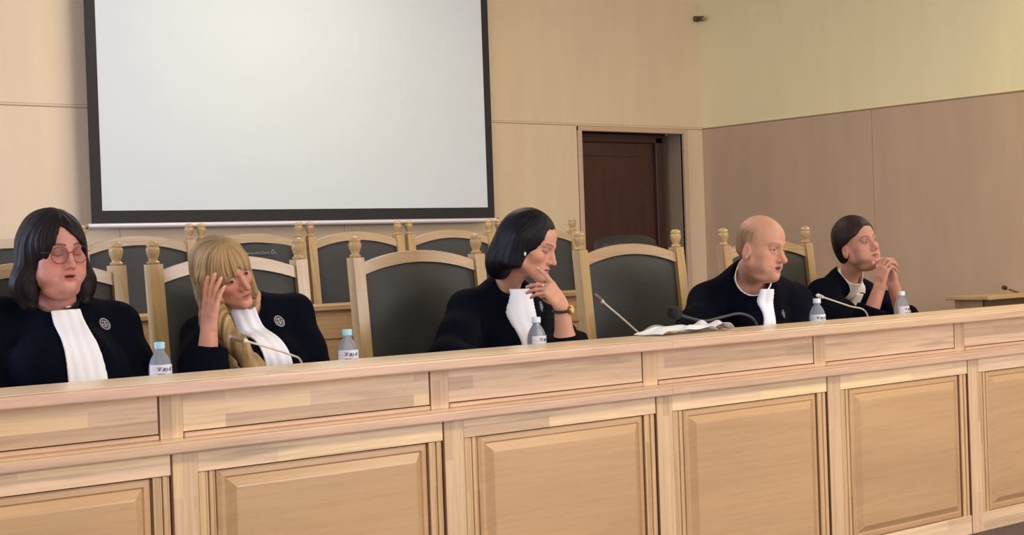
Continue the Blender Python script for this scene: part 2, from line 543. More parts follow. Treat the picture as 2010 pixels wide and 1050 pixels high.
def bench_unit(w, label):
    u = thing('bench_unit', label, 'bench unit', (0, 0, 0), 0, 'raised-panel units of the long bench')
    g = 0.0028
    # carcass behind the facing
    MB().box(g, w - g, .022, .05, 0.0, ZL0).build('carcass', GROOVE, u)
    MB().box(g, g + .072, .0, .03, .0, ZL0 - .0005, .0012).build('stile', WZ, u)
    MB().box(g + .072, w - g, .0, .03, ZL0 - .057, ZL0 - .0005, .0012).build('rail', WX, u)
    MB().box(g + .072, w - g, .0, .03, .0, .076, .0012).build('rail', WX, u)
    for a, b, cuts in ((g + .0735, .134, (.022, .031, .044, .052)), (.820, w - g, (.0205, .028, .042))):
        f = MB()
        xs = [a] + [a + c for c in cuts] + [b]
        for i, (p, q) in enumerate(zip(xs[:-1], xs[1:])):
            f.box(p + .0008, q - .0008, .003 + .0035 * (i % 2), .03, .076, ZL0 - .058, .0014)
        f.build('fluted_strip', WZF, u)
    # dark strips set in the seams, colour standing in for gap shade
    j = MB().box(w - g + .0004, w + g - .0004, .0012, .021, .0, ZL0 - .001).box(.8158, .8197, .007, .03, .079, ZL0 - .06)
    j.build('seam_shade', GROOVE, u)
    # raised panel with a broad bevel
    x0, x1, z0, z1 = .1365, .8155, .079, ZL0 - .0605
    p = MB()
    rings = [(0, .020), (0, .010), (.008, .007), (.018, .0065), (.022, .0115), (.046, -.004), (.050, -.0045)]
    vs, fs = [], []
    for d, y in rings:
        vs += [(x0 + d, y, z0 + d), (x1 - d, y, z0 + d), (x1 - d, y, z1 - d), (x0 + d, y, z1 - d)]
    for i in range(len(rings) - 1):
        for k in range(4):
            q = (k + 1) % 4
            fs.append((i * 4 + k, i * 4 + q, i * 4 + 4 + q, i * 4 + 4 + k))
    fs.append(tuple(len(rings) * 4 - 4 + k for k in range(4)))
    fs.append((0, 3, 2, 1))
    p.add(vs, fs)
    p.build('raised_panel', WP, u)
    # frieze between ledge and top
    MB().box(w - g - .0038, w + g - .0044, .0562, .0745, ZL1 + .0005, ZT0 + .001).build('seam_shade', GROOVE, u)  # dark strip in place of the shade in the frieze seam
    MB().box(g - .004, w - g - .004, .075, .1, ZL1 - .001, ZT0 + .001).build('frieze_backing', GROOVE, u)
    MB().box(g - .004, g + .062, .055, .08, ZL1 + .0002, ZT0 + .001, .0012).build('frieze_stile', WZ, u)
    MB().box(g + .062, w - g - .004, .055, .08, ZL1 + .0165, ZT0 + .001, .001).build('frieze_board', WX, u)
    MB().box(g + .062, w - g - .004, .049, .08, ZL1 + .0002, ZL1 + .014, .003).build('frieze_bead', WXE, u)
    return u


first = None
order = [(2, labs[0]), (3, labs[1]), (4, labs[2]), (5, labs[3]), (6, labs[4]), (7, labs[5])]
for i, lb in order:
    if first is None:
        first = bench_unit(.8733, lb)
        first.location = (SEAM[i], YF0, 0)
    else:
        dup(first, (SEAM[i], YF0, 0), 0, lb)
BX0, BX1 = SEAM[2] - .2, 6.16
prof = lambda y0, y1, z0, z1, r: [(y1, z0), (y0 + r, z0), (y0 + r * .3, z0 + r * .3), (y0, z0 + r), (y0, z1 - r), (y0 + r * .3, z1 - r * .3), (y0 + r, z1), (y1, z1)]
t = thing('bench_worktop', 'long continuous pale wood top board with rounded front edge along the whole bench', 'bench top', (0, 0, 0))
for a, b in ((BX0, 2.076), (2.0775, 5.15), (5.1515, BX1)):
    MB().box(a, b, 3.633, 3.905, ZT0 + .006, ZT1, .001).build('top_board', WXT, t)
for a, b in ((BX0, 3.575), (3.576, BX1)):
    MB().prism(prof(3.590, 3.632, ZT0, ZT1 - .001, .005), a, b, 'X').build('edge_strip', WXE, t)
t = thing('bench_ledge', 'narrow protruding wood ledge running between frieze boards and raised panels', 'ledge', (0, 0, 0))
for a, b in ((BX0, 2.09), (2.0915, 5.08), (5.0815, BX1)):
    MB().box(a, b, 3.634, 3.71, ZL0 + .004, ZL1, .001).build('ledge_board', WXT, t)
for a, b in ((BX0, 3.587), (3.588, BX1)):
    MB().prism(prof(3.605, 3.6335, ZL0, ZL1 - .001, .005), a, b, 'X').build('edge_strip', WXE, t)
t = thing('bench_desktop', 'lower wooden desk surface behind the raised bench top', 'desk', (0, 0, 0))
MB().box(BX0, BX1, 3.87, 4.27, .735, .76, .003).build('desktop', WXT, t)
MB().box(BX0, BX1, 3.85, 3.872, .30, ZT0 + .006).build('inner_panel', WX, t)

# ---------------------------------------------------------------- chairs
def arch(x0, x1, zside, rise, n=17):
    return [(x0 + (x1 - x0) * i / (n - 1), zside + rise * (1 - (2 * i / (n - 1) - 1) ** 2)) for i in range(n)]


def chair(name, label, uph, group, wx, wz):
    """tall courtroom chair; origin at the floor under the back, facing -Y"""
    t = thing(name, label, 'chair', (0, 0, 0), 0, group)
    tilt = 0.10
    yy = lambda z: tilt * (z - .5)          # backrest leans back with height
    hw = .28
    for s in (-1, 1):
        p = MB()
        pw = .0235
        segs = [(0, .06), (.25, -.005), (.46, yy(.46)), (1.197, yy(1.197))]
        for (za, ya), (zb, yb) in zip(segs[:-1], segs[1:]):
            vs = [(s * hw + dx, ya + dy, za) for dx, dy in ((-pw, -pw), (pw, -pw), (pw, pw), (-pw, pw))]
            vs += [(s * hw + dx, yb + dy, zb) for dx, dy in ((-pw, -pw), (pw, -pw), (pw, pw), (-pw, pw))]
            p.add(vs, [(0, 1, 5, 4), (1, 2, 6, 5), (2, 3, 7, 6), (3, 0, 4, 7), (3, 2, 1, 0), (4, 5, 6, 7)])
        po = p.build('back_post', wz, t)
        yt = yy(1.197)
        MB().lathe([(.016, 0), (.021, .003), (.022, .008), (.015, .013), (.0145, .018), (.020, .03), (.0235, .043), (.0235, .053), (.0205, .056),
                    (.0205, .060), (.0225, .064), (.020, .072), (.011, .078), (0.001, .079)], (s * hw, yt, 1.196), 20).build('finial', wz, po, True)
    a, b = -hw + .022, hw - .022
    top = arch(a, b, 1.172, .046)
    bot = arch(a, b, 1.132, .042)
    r = MB()
    n = len(top)
    for i in range(n - 1):
        q = []
        for (x, z) in (top[i], top[i + 1], bot[i + 1], bot[i]):
            q.append((x, yy(z) - .014, z))
        q2 = [(x, y + .030, z) for x, y, z in q]
        r.add(q + q2, [(0, 1, 2, 3), (7, 6, 5, 4), (0, 4, 5, 1), (3, 2, 6, 7)] + ([(0, 3, 7, 4)] if i == 0 else []) + ([(1, 5, 6, 2)] if i == n - 2 else []))
    r.build('top_rail', wx, t)
    # padded back, shield shaped, slightly domed
    c = MB()
    vs, fs = [], []
    nx, nz = 18, 16
    for k in (0, 1):
        for j in range(nz + 1):
            v = j / nz
            zt = .56 + v * (1.137 - .56)
            half = (hw - .024) * (0.80 + .20 * math.sin(min(1, v * 1.25) * math.pi / 2))
            for i in range(nx + 1):
                u = i / nx * 2 - 1
                z = zt + (v ** 3) * .041 * (1 - u * u)
                dome = .020 * (max(0, 1 - u ** 4) * max(0, 1 - (2 * v - 1) ** 6)) ** .5
                vs.append((u * half, yy(z) + (-.004 - dome if k == 0 else .012), z))
    N = (nx + 1) * (nz + 1)
    for k in (0, 1):
        for j in range(nz):
            for i in range(nx):
                q = [k * N + j * (nx + 1) + i, k * N + j * (nx + 1) + i + 1, k * N + (j + 1) * (nx + 1) + i + 1, k * N + (j + 1) * (nx + 1) + i]
                fs.append(tuple(q) if k == 0 else tuple(reversed(q)))
    edge = [i for i in range(nx + 1)] + [(j) * (nx + 1) + nx for j in range(1, nz + 1)] + [nz * (nx + 1) + i for i in range(nx - 1, -1, -1)] + [j * (nx + 1) for j in range(nz - 1, 0, -1)]
    for i in range(len(edge)):
        p, q = edge[i], edge[(i + 1) % len(edge)]
        fs.append((q, p, p + N, q + N))
    c.add(vs, fs)
    c.build('back_cushion', uph, t, True)
    MB().box(a, b, yy(.53) - .015, yy(.53) + .015, .50, .555, .003).build('lower_rail', wx, t)
    MB().box(-.27, .27, -.44, .0, .43, .49, .02).build('seat_cushion', uph, t, True)
    MB().box(-.275, .275, -.44, .0, .375, .43, .004).build('seat_rail', wx, t)
    for s in (-1, 1):
        MB().box(s * .25 - .022, s * .25 + .022, -.435, -.39, 0, .375, .003).build('front_leg', wz, t)
    return t


FL = ['wooden chair with charcoal padded back behind the woman in round glasses', 'wooden chair with charcoal padded back behind the blonde woman',
      'wooden chair with wide charcoal back between blonde and black-haired women', 'wooden chair with charcoal back next to the bald man, its arched back fully visible',
      'wooden chair with ball finials between the bald man and the short-haired woman']
fx = [(1.871, 0), (2.562, 0), (3.364, 0), (4.464, 0), (5.324, 0)]
c0 = chair('courtroom_chair', FL[0], M_UPH, 'tall chairs along the bench', CH_X, CH_Z)
c0.location = (fx[0][0], 4.65, 0)
for (x, a), lb in list(zip(fx, FL))[1:]:
    dup(c0, (x, 4.65, 0), a, lb)
BLb = ['rear row chair behind the woman in glasses, at the left picture edge', 'rear row chair under the lower left corner of the screen',
       'rear row chair holding a black bag, above the blonde woman', 'rear row chair in the middle under the screen, right of the black bag',
       'rear row chair under the right half of the screen', 'rear row chair right behind the black-haired woman, left of the door']
bx = [2.61, 3.24, 3.866, 4.492, 5.124, 5.757]
b0 = chair('rear_chair', BLb[0], M_UPH2, 'chairs of the rear row', CH_X, CH_Z)
b0.location = (bx[0], 6.80, .125)
for x, lb in list(zip(bx, BLb))[1:]:
    dup(b0, (x, 6.80, .125), 0, lb)

# black leather chair in front of the door
t = thing('leather_chair', 'dark leather chair standing in front of the brown door', 'chair', (6.46, 6.8, .125))
vs, fs = [], []
c = MB()
nx, nz = 16, 12
for k in (0, 1):
    for j in range(nz + 1):
        for i in range(nx + 1):
            u, v = i / nx * 2 - 1, j / nz
            half = .28 - .05 * max(0, v - .75) ** 2 * 8
            z = .50 + v * (.668 - .02 * u * u - .02 * abs(u) ** 6)
            th = .055 * (max(0, 1 - u ** 6) * max(0, 1 - (2 * v - 1) ** 8)) ** .5
            vs.append((u * half, .10 * (z - .5) + (-th if k == 0 else th * .6), z))
N = (nx + 1) * (nz + 1)
for k in (0, 1):
    for j in range(nz):
        for i in range(nx):
            q = [k * N + j * (nx + 1) + i, k * N + j * (nx + 1) + i + 1, k * N + (j + 1) * (nx + 1) + i + 1, k * N + (j + 1) * (nx + 1) + i]
            fs.append(tuple(q) if k == 0 else tuple(reversed(q)))
c.add(vs, fs).build('backrest', M_LEATHER, t, True)
MB().box(-.27, .27, -.46, .02, .40, .50, .03).build('seat', M_LEATHER, t, True)
MB().tube([(0, -.2, .08), (0, -.2, .40)], .03).build('column', M_PLASTIC, t, True)
for k in range(5):
    a = k * 2 * math.pi / 5
    MB().tube([(0, -.2, .08), (.26 * math.cos(a), -.2 + .26 * math.sin(a), .03)], [.025, .018]).build('foot', M_PLASTIC, t, True)

# black bag standing on the third rear chair, with pale lettering
t = thing('bag', 'black bag with a line of pale lettering on a rear chair above the blonde woman', 'bag', (3.80, 6.70, .615))
g = MB()
vs, fs = [], []
nx, nz = 20, 10
for k in (0, 1):
    for j in range(nz + 1):
        for i in range(nx + 1):
            u, v = i / nx * 2 - 1, j / nz
            half = .205 - .02 * (1 - v)
            z = v * (.668 + .008 * math.sin(3.2 * u + .6) - .006 * abs(u) ** 5)
            th = .05 * (max(0, 1 - u ** 6) * max(0, 1 - (2 * v - 1) ** 10)) ** .5 * (1 - .35 * v) + .004 * math.sin(7 * u + 3 * v)
            vs.append((u * half, -th if k == 0 else th * .5, z))
N = (nx + 1) * (nz + 1)
for k in (0, 1):
    for j in range(nz):
        for i in range(nx):
            q = [k * N + j * (nx + 1) + i, k * N + j * (nx + 1) + i + 1, k * N + (j + 1) * (nx + 1) + i + 1, k * N + (j + 1) * (nx + 1) + i]
            fs.append(tuple(q) if k == 0 else tuple(reversed(q)))
g.add(vs, fs).build('bag_body', plain('black_nylon', (40, 42, 44), .6), t, True)
lt = MB()
x = -.08
for k, (wd, hh) in enumerate([(.008, .008), (.012, .009), (.012, .009), (.014, .011), (.011, .012), (.010, .014), (.013, .010), (.004, .012), (.012, .012), (.016, .020), (.010, .008)]):
    lt.box(x, x + .003, -.0490, -.0455, .622, .622 + hh)
    lt.box(x, x + wd, -.0490, -.0455, .622, .6245)
    if k % 2:
        lt.box(x, x + wd, -.0490, -.0455, .622 + hh * .8, .622 + hh)
    if k % 3 == 0:
        lt.box(x + wd - .003, x + wd, -.0490, -.0455, .622, .622 + hh)
    x += wd + .004
lt.build('lettering', M_LETTER, t)
# ---------------------------------------------------------------- rear desk
t = thing('rear_desk', 'long yellowish wooden desk between the front and the rear row of chairs', 'desk', (0, 6.1, .125))
DKX0, DKX1 = 1.2, 6.10
MB().box(DKX0, DKX1, .0, .25, .833, .86, .004).build('desktop', OLD_X, t)
u = DKX0 + .02
k = 0
while u < DKX1 - .1:
    e = min(u + .98, DKX1 - .02)
    p = MB().box(u, e - .003, .035, .055, .0, .833)
    p.box(u, e - .003, .02, .04, .70, .80, .002).box(u, e - .003, .02, .04, .0, .10, .002)
    p.box(u, u + .07, .02, .04, .10, .70, .002).box(e - .073, e - .003, .02, .04, .10, .70, .002)
    p.box(u + .085, e - .088, .026, .045, .115, .685, .006)
    p.build('front_panel', OLD_X, t)
    u = e
    k += 1
for x in (DKX0 + .03, 3.6, DKX1 - .06):
    MB().box(x, x + .03, .055, .235, 0, .833).build('side_panel', OLD_Z, t)

# side desk with microphone by the right wall
t = thing('side_desk', 'small wooden desk by the right wall behind the end of the bench', 'desk', (7.86, 5.2, 0))
MB().box(-.07, .56, .0, .30, .828, .853, .004).build('desktop', OLD_X, t)
MB().box(.0, .56, .06, .08, .0, .77).build('front_panel', OLD_X, t)
MB().box(.0, .56, .07, .09, .77, .828).build('shadow_rail', plain('rail_shade', (90, 70, 40), .6), t)  # shade in the gap below the desktop, put into a dark colour
for x in (.0, .53):
    MB().box(x, x + .03, .09, .28, .0, .828).build('side_panel', OLD_Z, t)


# ---------------------------------------------------------------- bottles
def bottle(label, cap):
    t = thing('water_bottle', label, 'bottle', (0, 0, 0), 0, 'small water bottles on the bench')
    prof = [(.020, 0), (.030, .003), (.032, .010), (.0305, .022), (.032, .034), (.0305, .046), (.032, .06), (.0315, .085), (.032, .11), (.0325, .135), (.031, .150), (.026, .166), (.019, .178), (.0135, .186), (.0125, .192), (.0155, .193), (.0155, .196), (.0125, .197), (.0120, .209)]
    MB().lathe(prof, (0, 0, 0), 28).build('bottle_body', M_PET, t, True)
    cp = MB()
    vs = []
    n = 40
    for z, r in ((.194, .0150), (.2115, .0148), (.213, .0135)):
        for i in range(n):
            a = 2 * math.pi * i / n
            rr = r + (.0005 if i % 2 else 0)
            vs.append((rr * math.cos(a), rr * math.sin(a), z))
    fs = [(j * n + i, j * n + (i + 1) % n, (j + 1) * n + (i + 1) % n, (j + 1) * n + i) for j in range(2) for i in range(n)]
    fs += [tuple(range(n - 1, -1, -1)), tuple(2 * n + i for i in range(n))]
    cp.add(vs, fs).build('cap', cap, t, True)
    # wrap label: white sheet with blue printed marks
    lb = MB()
    vs, fs = [], []
    n = 40
    for z in (.095, .150):
        for i in range(n + 1):
            a = math.pi * (1.0 + 0.85 * (i / n)) + .2
            rr = .0330 if z < .14 else .0322
            vs.append((rr * math.cos(a), rr * math.sin(a), z))
    fs = [(i, i + 1, n + 2 + i, n + 1 + i) for i in range(n)]
    lo = lb.add(vs, fs).build('wrap_label', M_LABEL, t, True)
    mk = MB()
    for a0, a1, z0, z1 in ((-2.2, -1.75, .140, .1425), (-2.1, -1.9, .133, .1385), (-1.7, -1.45, .131, .141), (-1.38, -1.15, .134, .137), (-1.38, -1.3, .128, .141), (-1.05, -.85, .132, .142), (-2.15, -1.5, .122, .1245), (-1.4, -.9, .120, .1235), (-2.0, -1.2, .112, .114), (-1.9, -1.3, .104, .108)):
        vs = []
        m = 6
        for z in (z0, z1):
            for i in range(m + 1):
                a = a0 + (a1 - a0) * i / m + .12 * (z - z0) / (z1 - z0)
                vs.append((.0334 * math.cos(a), .0334 * math.sin(a), z))
        mk.add(vs, [(i, i + 1, m + 2 + i, m + 1 + i) for i in range(m)])
    mk.build('label_print', M_LABELB, lo, True)
    return t


bt = [((1.944, 4.000, 0.972), M_CAP, 'small water bottle with blue cap beside the woman in glasses'),
      ((2.574, 4.000, 0.973), M_CAP, 'small water bottle with blue cap right of the blonde woman'),
      ((3.312, 3.970, 0.976), M_CAPW, 'small water bottle in front of the white bib of the black-haired woman'),
      ((4.737, 3.942, 0.987), M_CAPW, 'small water bottle with white cap between the bald man and the short-haired woman'),
      ((5.424, 4.050, 0.979), M_CAPW, 'small water bottle right of the clasped hands, last on the bench')]
for p, cp, lb in bt:
    b = bottle(lb, cp)
    b.location = (p[0], p[1], .7605)
    b.rotation_euler = (0, 0, random.uniform(-.5, .5))


# ---------------------------------------------------------------- microphones
def mic(name, label, base, ctrl, metal, headm, head_len, head_r, rad=.0032, foam=False):
    """ctrl: points of the gooseneck relative to the base centre; the last is where the head begins"""
    t = thing(name, label, 'microphone', base)
    MB().lathe([(.045, 0), (.047, .004), (.044, .018), (.020, .024), (.012, .028)], (0, 0, 0), 24).build('base', M_PLASTIC, t, True)
    pts = curve_pts(ctrl, 30)
    MB().tube(pts, rad).build('gooseneck', metal, t, True)
    d = (pts[-1] - pts[-3]).normalized()
    p = pts[-1]
    if foam:
        prof = [.4, .8, .98, 1.0, 1.0, .95, .8, .45]
    else:
        prof = [.62, .95, 1.0, 1.0, 1.0, .95, .9, .6]
    q = [p + d * head_len * k / 7 for k in range(8)]
    MB().tube(q, [head_r * v for v in prof], 16).build('microphone_head', headm, t, True)
    if not foam:
        MB().tube([p - d * .012, p + d * .006], [rad * 1.9, rad * 2.1], 12).build('collar', M_CHROME, t, True)
    return t


def rel(base, pts):
    return [(0, 0, .024)] + [(p[0] - base[0], p[1] - base[1], p[2] - base[2]) for p in pts]


def desk(p):
    return (p[0], p[1], .7605)


b1 = desk((2.406, 3.980, 0.876))
mic('gooseneck_microphone', 'silver gooseneck microphone bending across the blonde woman', b1, rel(b1, [(2.389, 3.970, 0.884), (2.343, 3.950, 0.911), (2.260, 3.930, 0.938), (2.157, 3.900, 0.967)]), M_CHROME, plain('brown_grille', (120, 98, 82), .45, .5), .055, .0085, .0033)
b2 = desk((3.879, 4.000, 0.844))
mic('gooseneck_microphone', 'straight silver gooseneck microphone tilted before the empty chair', b2, rel(b2, [(3.837, 4.000, 0.876), (3.817, 4.000, 0.889), (3.737, 3.990, 0.941), (3.612, 3.970, 1.016)]), M_CHROME, plain('mauve_grille', (104, 84, 84), .45, .4), .045, .0085, .0034)
b3 = desk((4.442, 3.990, 0.870))
mic('foam_microphone', 'black foam microphone on a curved black cable arm before the bald man', b3, rel(b3, [(4.425, 3.985, 0.892), (4.339, 3.980, 0.932), (4.234, 3.975, 0.926), (4.132, 3.970, 0.916), (4.034, 3.960, 0.933), (3.952, 3.930, 0.950)]), plain('dark_grey_arm', (52, 54, 58), .45), M_FOAM, .078, .0245, .0055, True)
b4 = desk((5.130, 3.990, 0.888))
mic('gooseneck_microphone', 'thin silver gooseneck microphone reaching over the bottle near the short-haired woman', b4, rel(b4, [(5.091, 3.980, 0.900), (4.953, 3.960, 0.934), (4.750, 3.930, 0.980)]), M_CHROME, plain('silver_grille', (190, 190, 196), .35, .6), .034, .0078, .0034)
p5 = (8.403, 5.350, 0.839)
t5 = (p5[0] + .12, p5[1], .853)
mic('gooseneck_microphone', 'dark microphone on the side desk by the right wall', t5, rel(t5, [(t5[0] - .02, t5[1], .86), p5, (8.126, 5.300, 0.885)]), plain('olive_arm', (104, 92, 66), .5, .3), M_PLASTIC, .05, .013, .0055)


# ---------------------------------------------------------------- papers on the bench
def paper(label, base, w, d, rz, amp, mat, seed, name='paper_sheet', thick=.0012, lift=.0):
    t = thing(name, label, 'paper', base, rz, 'papers before the bald man')
    r = random.Random(seed)
    ph = [r.uniform(0, 6) for _ in range(4)]
    nx, ny = 26, 16
    vs, fs = [], []
    for k in (0, 1):
        for j in range(ny + 1):
            for i in range(nx + 1):
                u, v = i / nx, j / ny
                z = amp * (0.5 + .30 * math.sin(7 * u + 3 * v + ph[0]) + .2 * abs(math.sin(5 * v - 4 * u + ph[1])) * 1.6 + .12 * math.sin(13 * u - 6 * v + ph[2]))
                z = max(z, .0) * (1 - (2 * u - 1) ** 6 * .8) + lift * v
                vs.append((u * w - w / 2, v * d - d / 2, z + .0006 + (thick if k else 0)))
    N = (nx + 1) * (ny + 1)
    for k in (0, 1):
        for j in range(ny):
            for i in range(nx):
                q = [k * N + j * (nx + 1) + i, k * N + j * (nx + 1) + i + 1, k * N + (j + 1) * (nx + 1) + i + 1, k * N + (j + 1) * (nx + 1) + i]
                fs.append(tuple(reversed(q)) if k == 0 else tuple(q))
    edge = [i for i in range(nx + 1)] + [j * (nx + 1) + nx for j in range(1, ny + 1)] + [ny * (nx + 1) + i for i in range(nx - 1, -1, -1)] + [j * (nx + 1) for j in range(ny - 1, 0, -1)]
    for i in range(len(edge)):
        p, q = edge[i], edge[(i + 1) % len(edge)]
        fs.append((p, q, q + N, p + N))
    MB().add(vs, fs).build('sheet', mat, t, True)
    return t


pp = (3.797, 3.860, 0.896)
paper('crumpled white sheets by the straight silver microphone', (pp[0] + .05, 3.84, .889), 0.31, .13, .1, .024, M_PAPER, 3)
pp = (3.983, 3.860, 0.907)
paper('small folded pale sheet, rightmost of the papers on the bench top', (pp[0] + .04, 3.845, .889), .15, .10, -.15, .030, plain('lilac_paper', (214, 208, 222), .6), 9)
pp = (4.015, 4.000, 0.903)
paper('grey plastic folder lying behind the crumpled sheets', (pp[0] + .02, 3.985, .762), .30, .14, .02, .02, M_FOLDER, 5, 'plastic_folder', .006, .12)

# ================================================================ sculpting with distance fields
def V(*a):
    return np.array(a if len(a) > 1 else a[0], dtype=np.float32)


def smin(a, b, k):
    h = np.maximum(k - np.abs(a - b), 0) / k
    return np.minimum(a, b) - h * h * k * 0.25


def smax(a, b, k):
    return -smin(-a, -b, k)


def rcone(P, a, b, ra, rb):
    a, b = V(a), V(b)
    d = b - a
    t = np.clip(((P - a) @ d) / max(float(d @ d), 1e-9), 0, 1)
    q = P - a - t[:, None] * d
    return np.sqrt((q * q).sum(1)) - (ra + (rb - ra) * t)


def ell(P, c, r, R=None):
    q = P - V(c)
    if R is not None:
        q = q @ R                    # columns of R = local axes
    r = V(r)
    k0 = np.sqrt(((q / r) ** 2).sum(1))
    k1 = np.sqrt(((q / (r * r)) ** 2).sum(1)) + 1e-9
    return np.where(k0 < 1e-4, -float(r.min()), k0 * (k0 - 1) / k1)


def sph(P, c, r):
    q = P - V(c)
    return np.sqrt((q * q).sum(1)) - r


def polycone(P, pts, rad, k=0.004):
    d = None
    for i in range(len(pts) - 1):
        e = rcone(P, pts[i], pts[i + 1], rad[i], rad[i + 1])
        d = e if d is None else (smin(d, e, k) if k else np.minimum(d, e))
    return d


def mesh_sdf(f, lo, hi, h):
    """surface of f=0 inside the box, as vertices and quads (surface nets)"""
    lo, hi = V(lo), V(hi)
    B = 8
    n = (np.ceil((hi - lo) / (h * B)).astype(int)) * B
    nb = n // B
    ax = [lo[i] + (np.arange(nb[i]) + .5) * B * h for i in range(3)]
    G = np.stack(np.meshgrid(*ax, indexing='ij'), -1).reshape(-1, 3).astype(np.float32)
    dc = f(G)
    rad = B * h * .87 + 0.010
    act = (np.abs(dc) < rad * 1.25).reshape(nb)
    D = np.repeat(np.repeat(np.repeat(np.where(dc > 0, 1., -1.).astype(np.float32).reshape(nb), B, 0), B, 1), B, 2)
    bi = np.argwhere(act)
    off = np.stack(np.meshgrid(*([np.arange(B)] * 3), indexing='ij'), -1).reshape(-1, 3)
    for s in range(0, len(bi), 1200):
        idx = (bi[s:s + 1200, None, :] * B + off[None]).reshape(-1, 3)
        P = (lo + idx * h).astype(np.float32)
        D[idx[:, 0], idx[:, 1], idx[:, 2]] = f(P)
    for a in range(3):               # close the box
        sl = [slice(None)] * 3
        for e in (0, -1):
            sl[a] = e
            D[tuple(sl)] = np.maximum(D[tuple(sl)], h * .5)
    S = D < 0
    c = S[:-1, :-1, :-1].astype(np.int8)
    tot = np.zeros(c.shape, np.int8)
    for i in (0, 1):
        for j in (0, 1):
            for k in (0, 1):
                tot += S[i:i + c.shape[0], j:j + c.shape[1], k:k + c.shape[2]]
    cells = np.argwhere((tot > 0) & (tot < 8))
    ids = np.full(c.shape, -1, np.int64)
    ids[cells[:, 0], cells[:, 1], cells[:, 2]] = np.arange(len(cells))
    cor = {}
    for i in (0, 1):
        for j in (0, 1):
            for k in (0, 1):
                cor[i, j, k] = D[cells[:, 0] + i, cells[:, 1] + j, cells[:, 2] + k]
    acc = np.zeros((len(cells), 3))
    cnt = np.zeros(len(cells))
    for a in range(3):
        for u in (0, 1):
            for v in (0, 1):
                p = [0, 0, 0]
                o = [x for x in range(3) if x != a]
                p[o[0]], p[o[1]] = u, v
                q = list(p)
                q[a] = 1
                A, Bv = cor[tuple(p)], cor[tuple(q)]
                m = (A < 0) != (Bv < 0)
                t = np.where(m, A / np.where(m, A - Bv, 1), 0)
                pos = np.zeros((len(cells), 3))
                pos[:, o[0]], pos[:, o[1]] = u, v
                pos[:, a] = t
                acc[m] += pos[m]
                cnt += m
    verts = lo + (cells + acc / cnt[:, None]) * h
    quads = []
    for a in range(3):
        o = [x for x in range(3) if x != a]
        sl0 = [slice(1, -1)] * 3
        sl1 = [slice(1, -1)] * 3
        sl0[a], sl1[a] = slice(0, -1), slice(1, None)
        A, Bv = S[tuple(sl0)], S[tuple(sl1)]
        E = np.argwhere(A != Bv)
        base = E + 1
        base[:, a] -= 1
        fl = A[E[:, 0], E[:, 1], E[:, 2]]
        q = []
        for du, dv in ((0, 0), (-1, 0), (-1, -1), (0, -1)):
            b = base.copy()
            b[:, o[0]] += du
            b[:, o[1]] += dv
            q.append(ids[b[:, 0], b[:, 1], b[:, 2]])
        q = np.stack(q, 1)
        if a == 1:
            fl = ~fl
        q[~fl] = q[~fl][:, ::-1]
        quads.append(q)
    quads = np.concatenate(quads)
    quads = quads[(quads >= 0).all(1)]
    return verts.astype(np.float32), quads


def sdf_object(name, f, lo, hi, h, mat, parent, color=None, keep_largest=False):
    v, q = mesh_sdf(f, lo, hi, h)
    me = bpy.data.meshes.new(name)
    me.vertices.add(len(v))
    me.vertices.foreach_set('co', v.ravel())
    me.loops.add(len(q) * 4)
    me.loops.foreach_set('vertex_index', q[:, ::-1].ravel().astype(np.int32))
    me.polygons.add(len(q))
    me.polygons.foreach_set('loop_start', np.arange(0, len(q) * 4, 4, dtype=np.int32))
    me.polygons.foreach_set('use_smooth', np.ones(len(q), bool))
    me.update(calc_edges=True)
    if color is not None:
        ca = me.color_attributes.new('tone', 'FLOAT_COLOR', 'POINT')
        c = np.ones((len(v), 4), np.float32)
        cc_ = color(v)
        c[:, :cc_.shape[1]] = cc_
        ca.data.foreach_set('color', c.ravel())
    me.materials.append(mat)
    o = bpy.data.objects.new(name, me)
    C.objects.link(o)
    if parent:
        # parent empties sit unrotated at their location
        o.parent = parent
        me.transform(Matrix.Translation(-Vector(parent['at'])) if 'at' in parent else Matrix())
    return o


def tone_mat(name, rough, spec=0.5, sss=0.0, bump_scale=0, bump_str=0.0, coat=0.0, sheen=0.0, aniso=0.0):
    m = NT(name)
    a = m.n('ShaderNodeVertexColor')
    a.layer_name = 'tone'
    m.l(a.outputs[0], m.p.inputs['Base Color'])
    m.p.inputs['Roughness'].default_value = rough
    m.p.inputs['Specular IOR Level'].default_value = spec
    if sss:
        m.p.inputs['Subsurface Weight'].default_value = sss
        m.p.inputs['Subsurface Radius'].default_value = (0.012, 0.004, 0.002)
        m.p.inputs['Subsurface Scale'].default_value = 0.5
    if sheen:
        m.p.inputs['Sheen Weight'].default_value = sheen
    if bump_scale:
        tc = m.n('ShaderNodeTexCoord')
        nz = m.n('ShaderNodeTexNoise', Scale=bump_scale, Detail=3.0)
        m.l(tc.outputs['Object'], nz.inputs['Vector'])
        m.bump(nz.outputs[0], bump_str, .002)
    return m.m


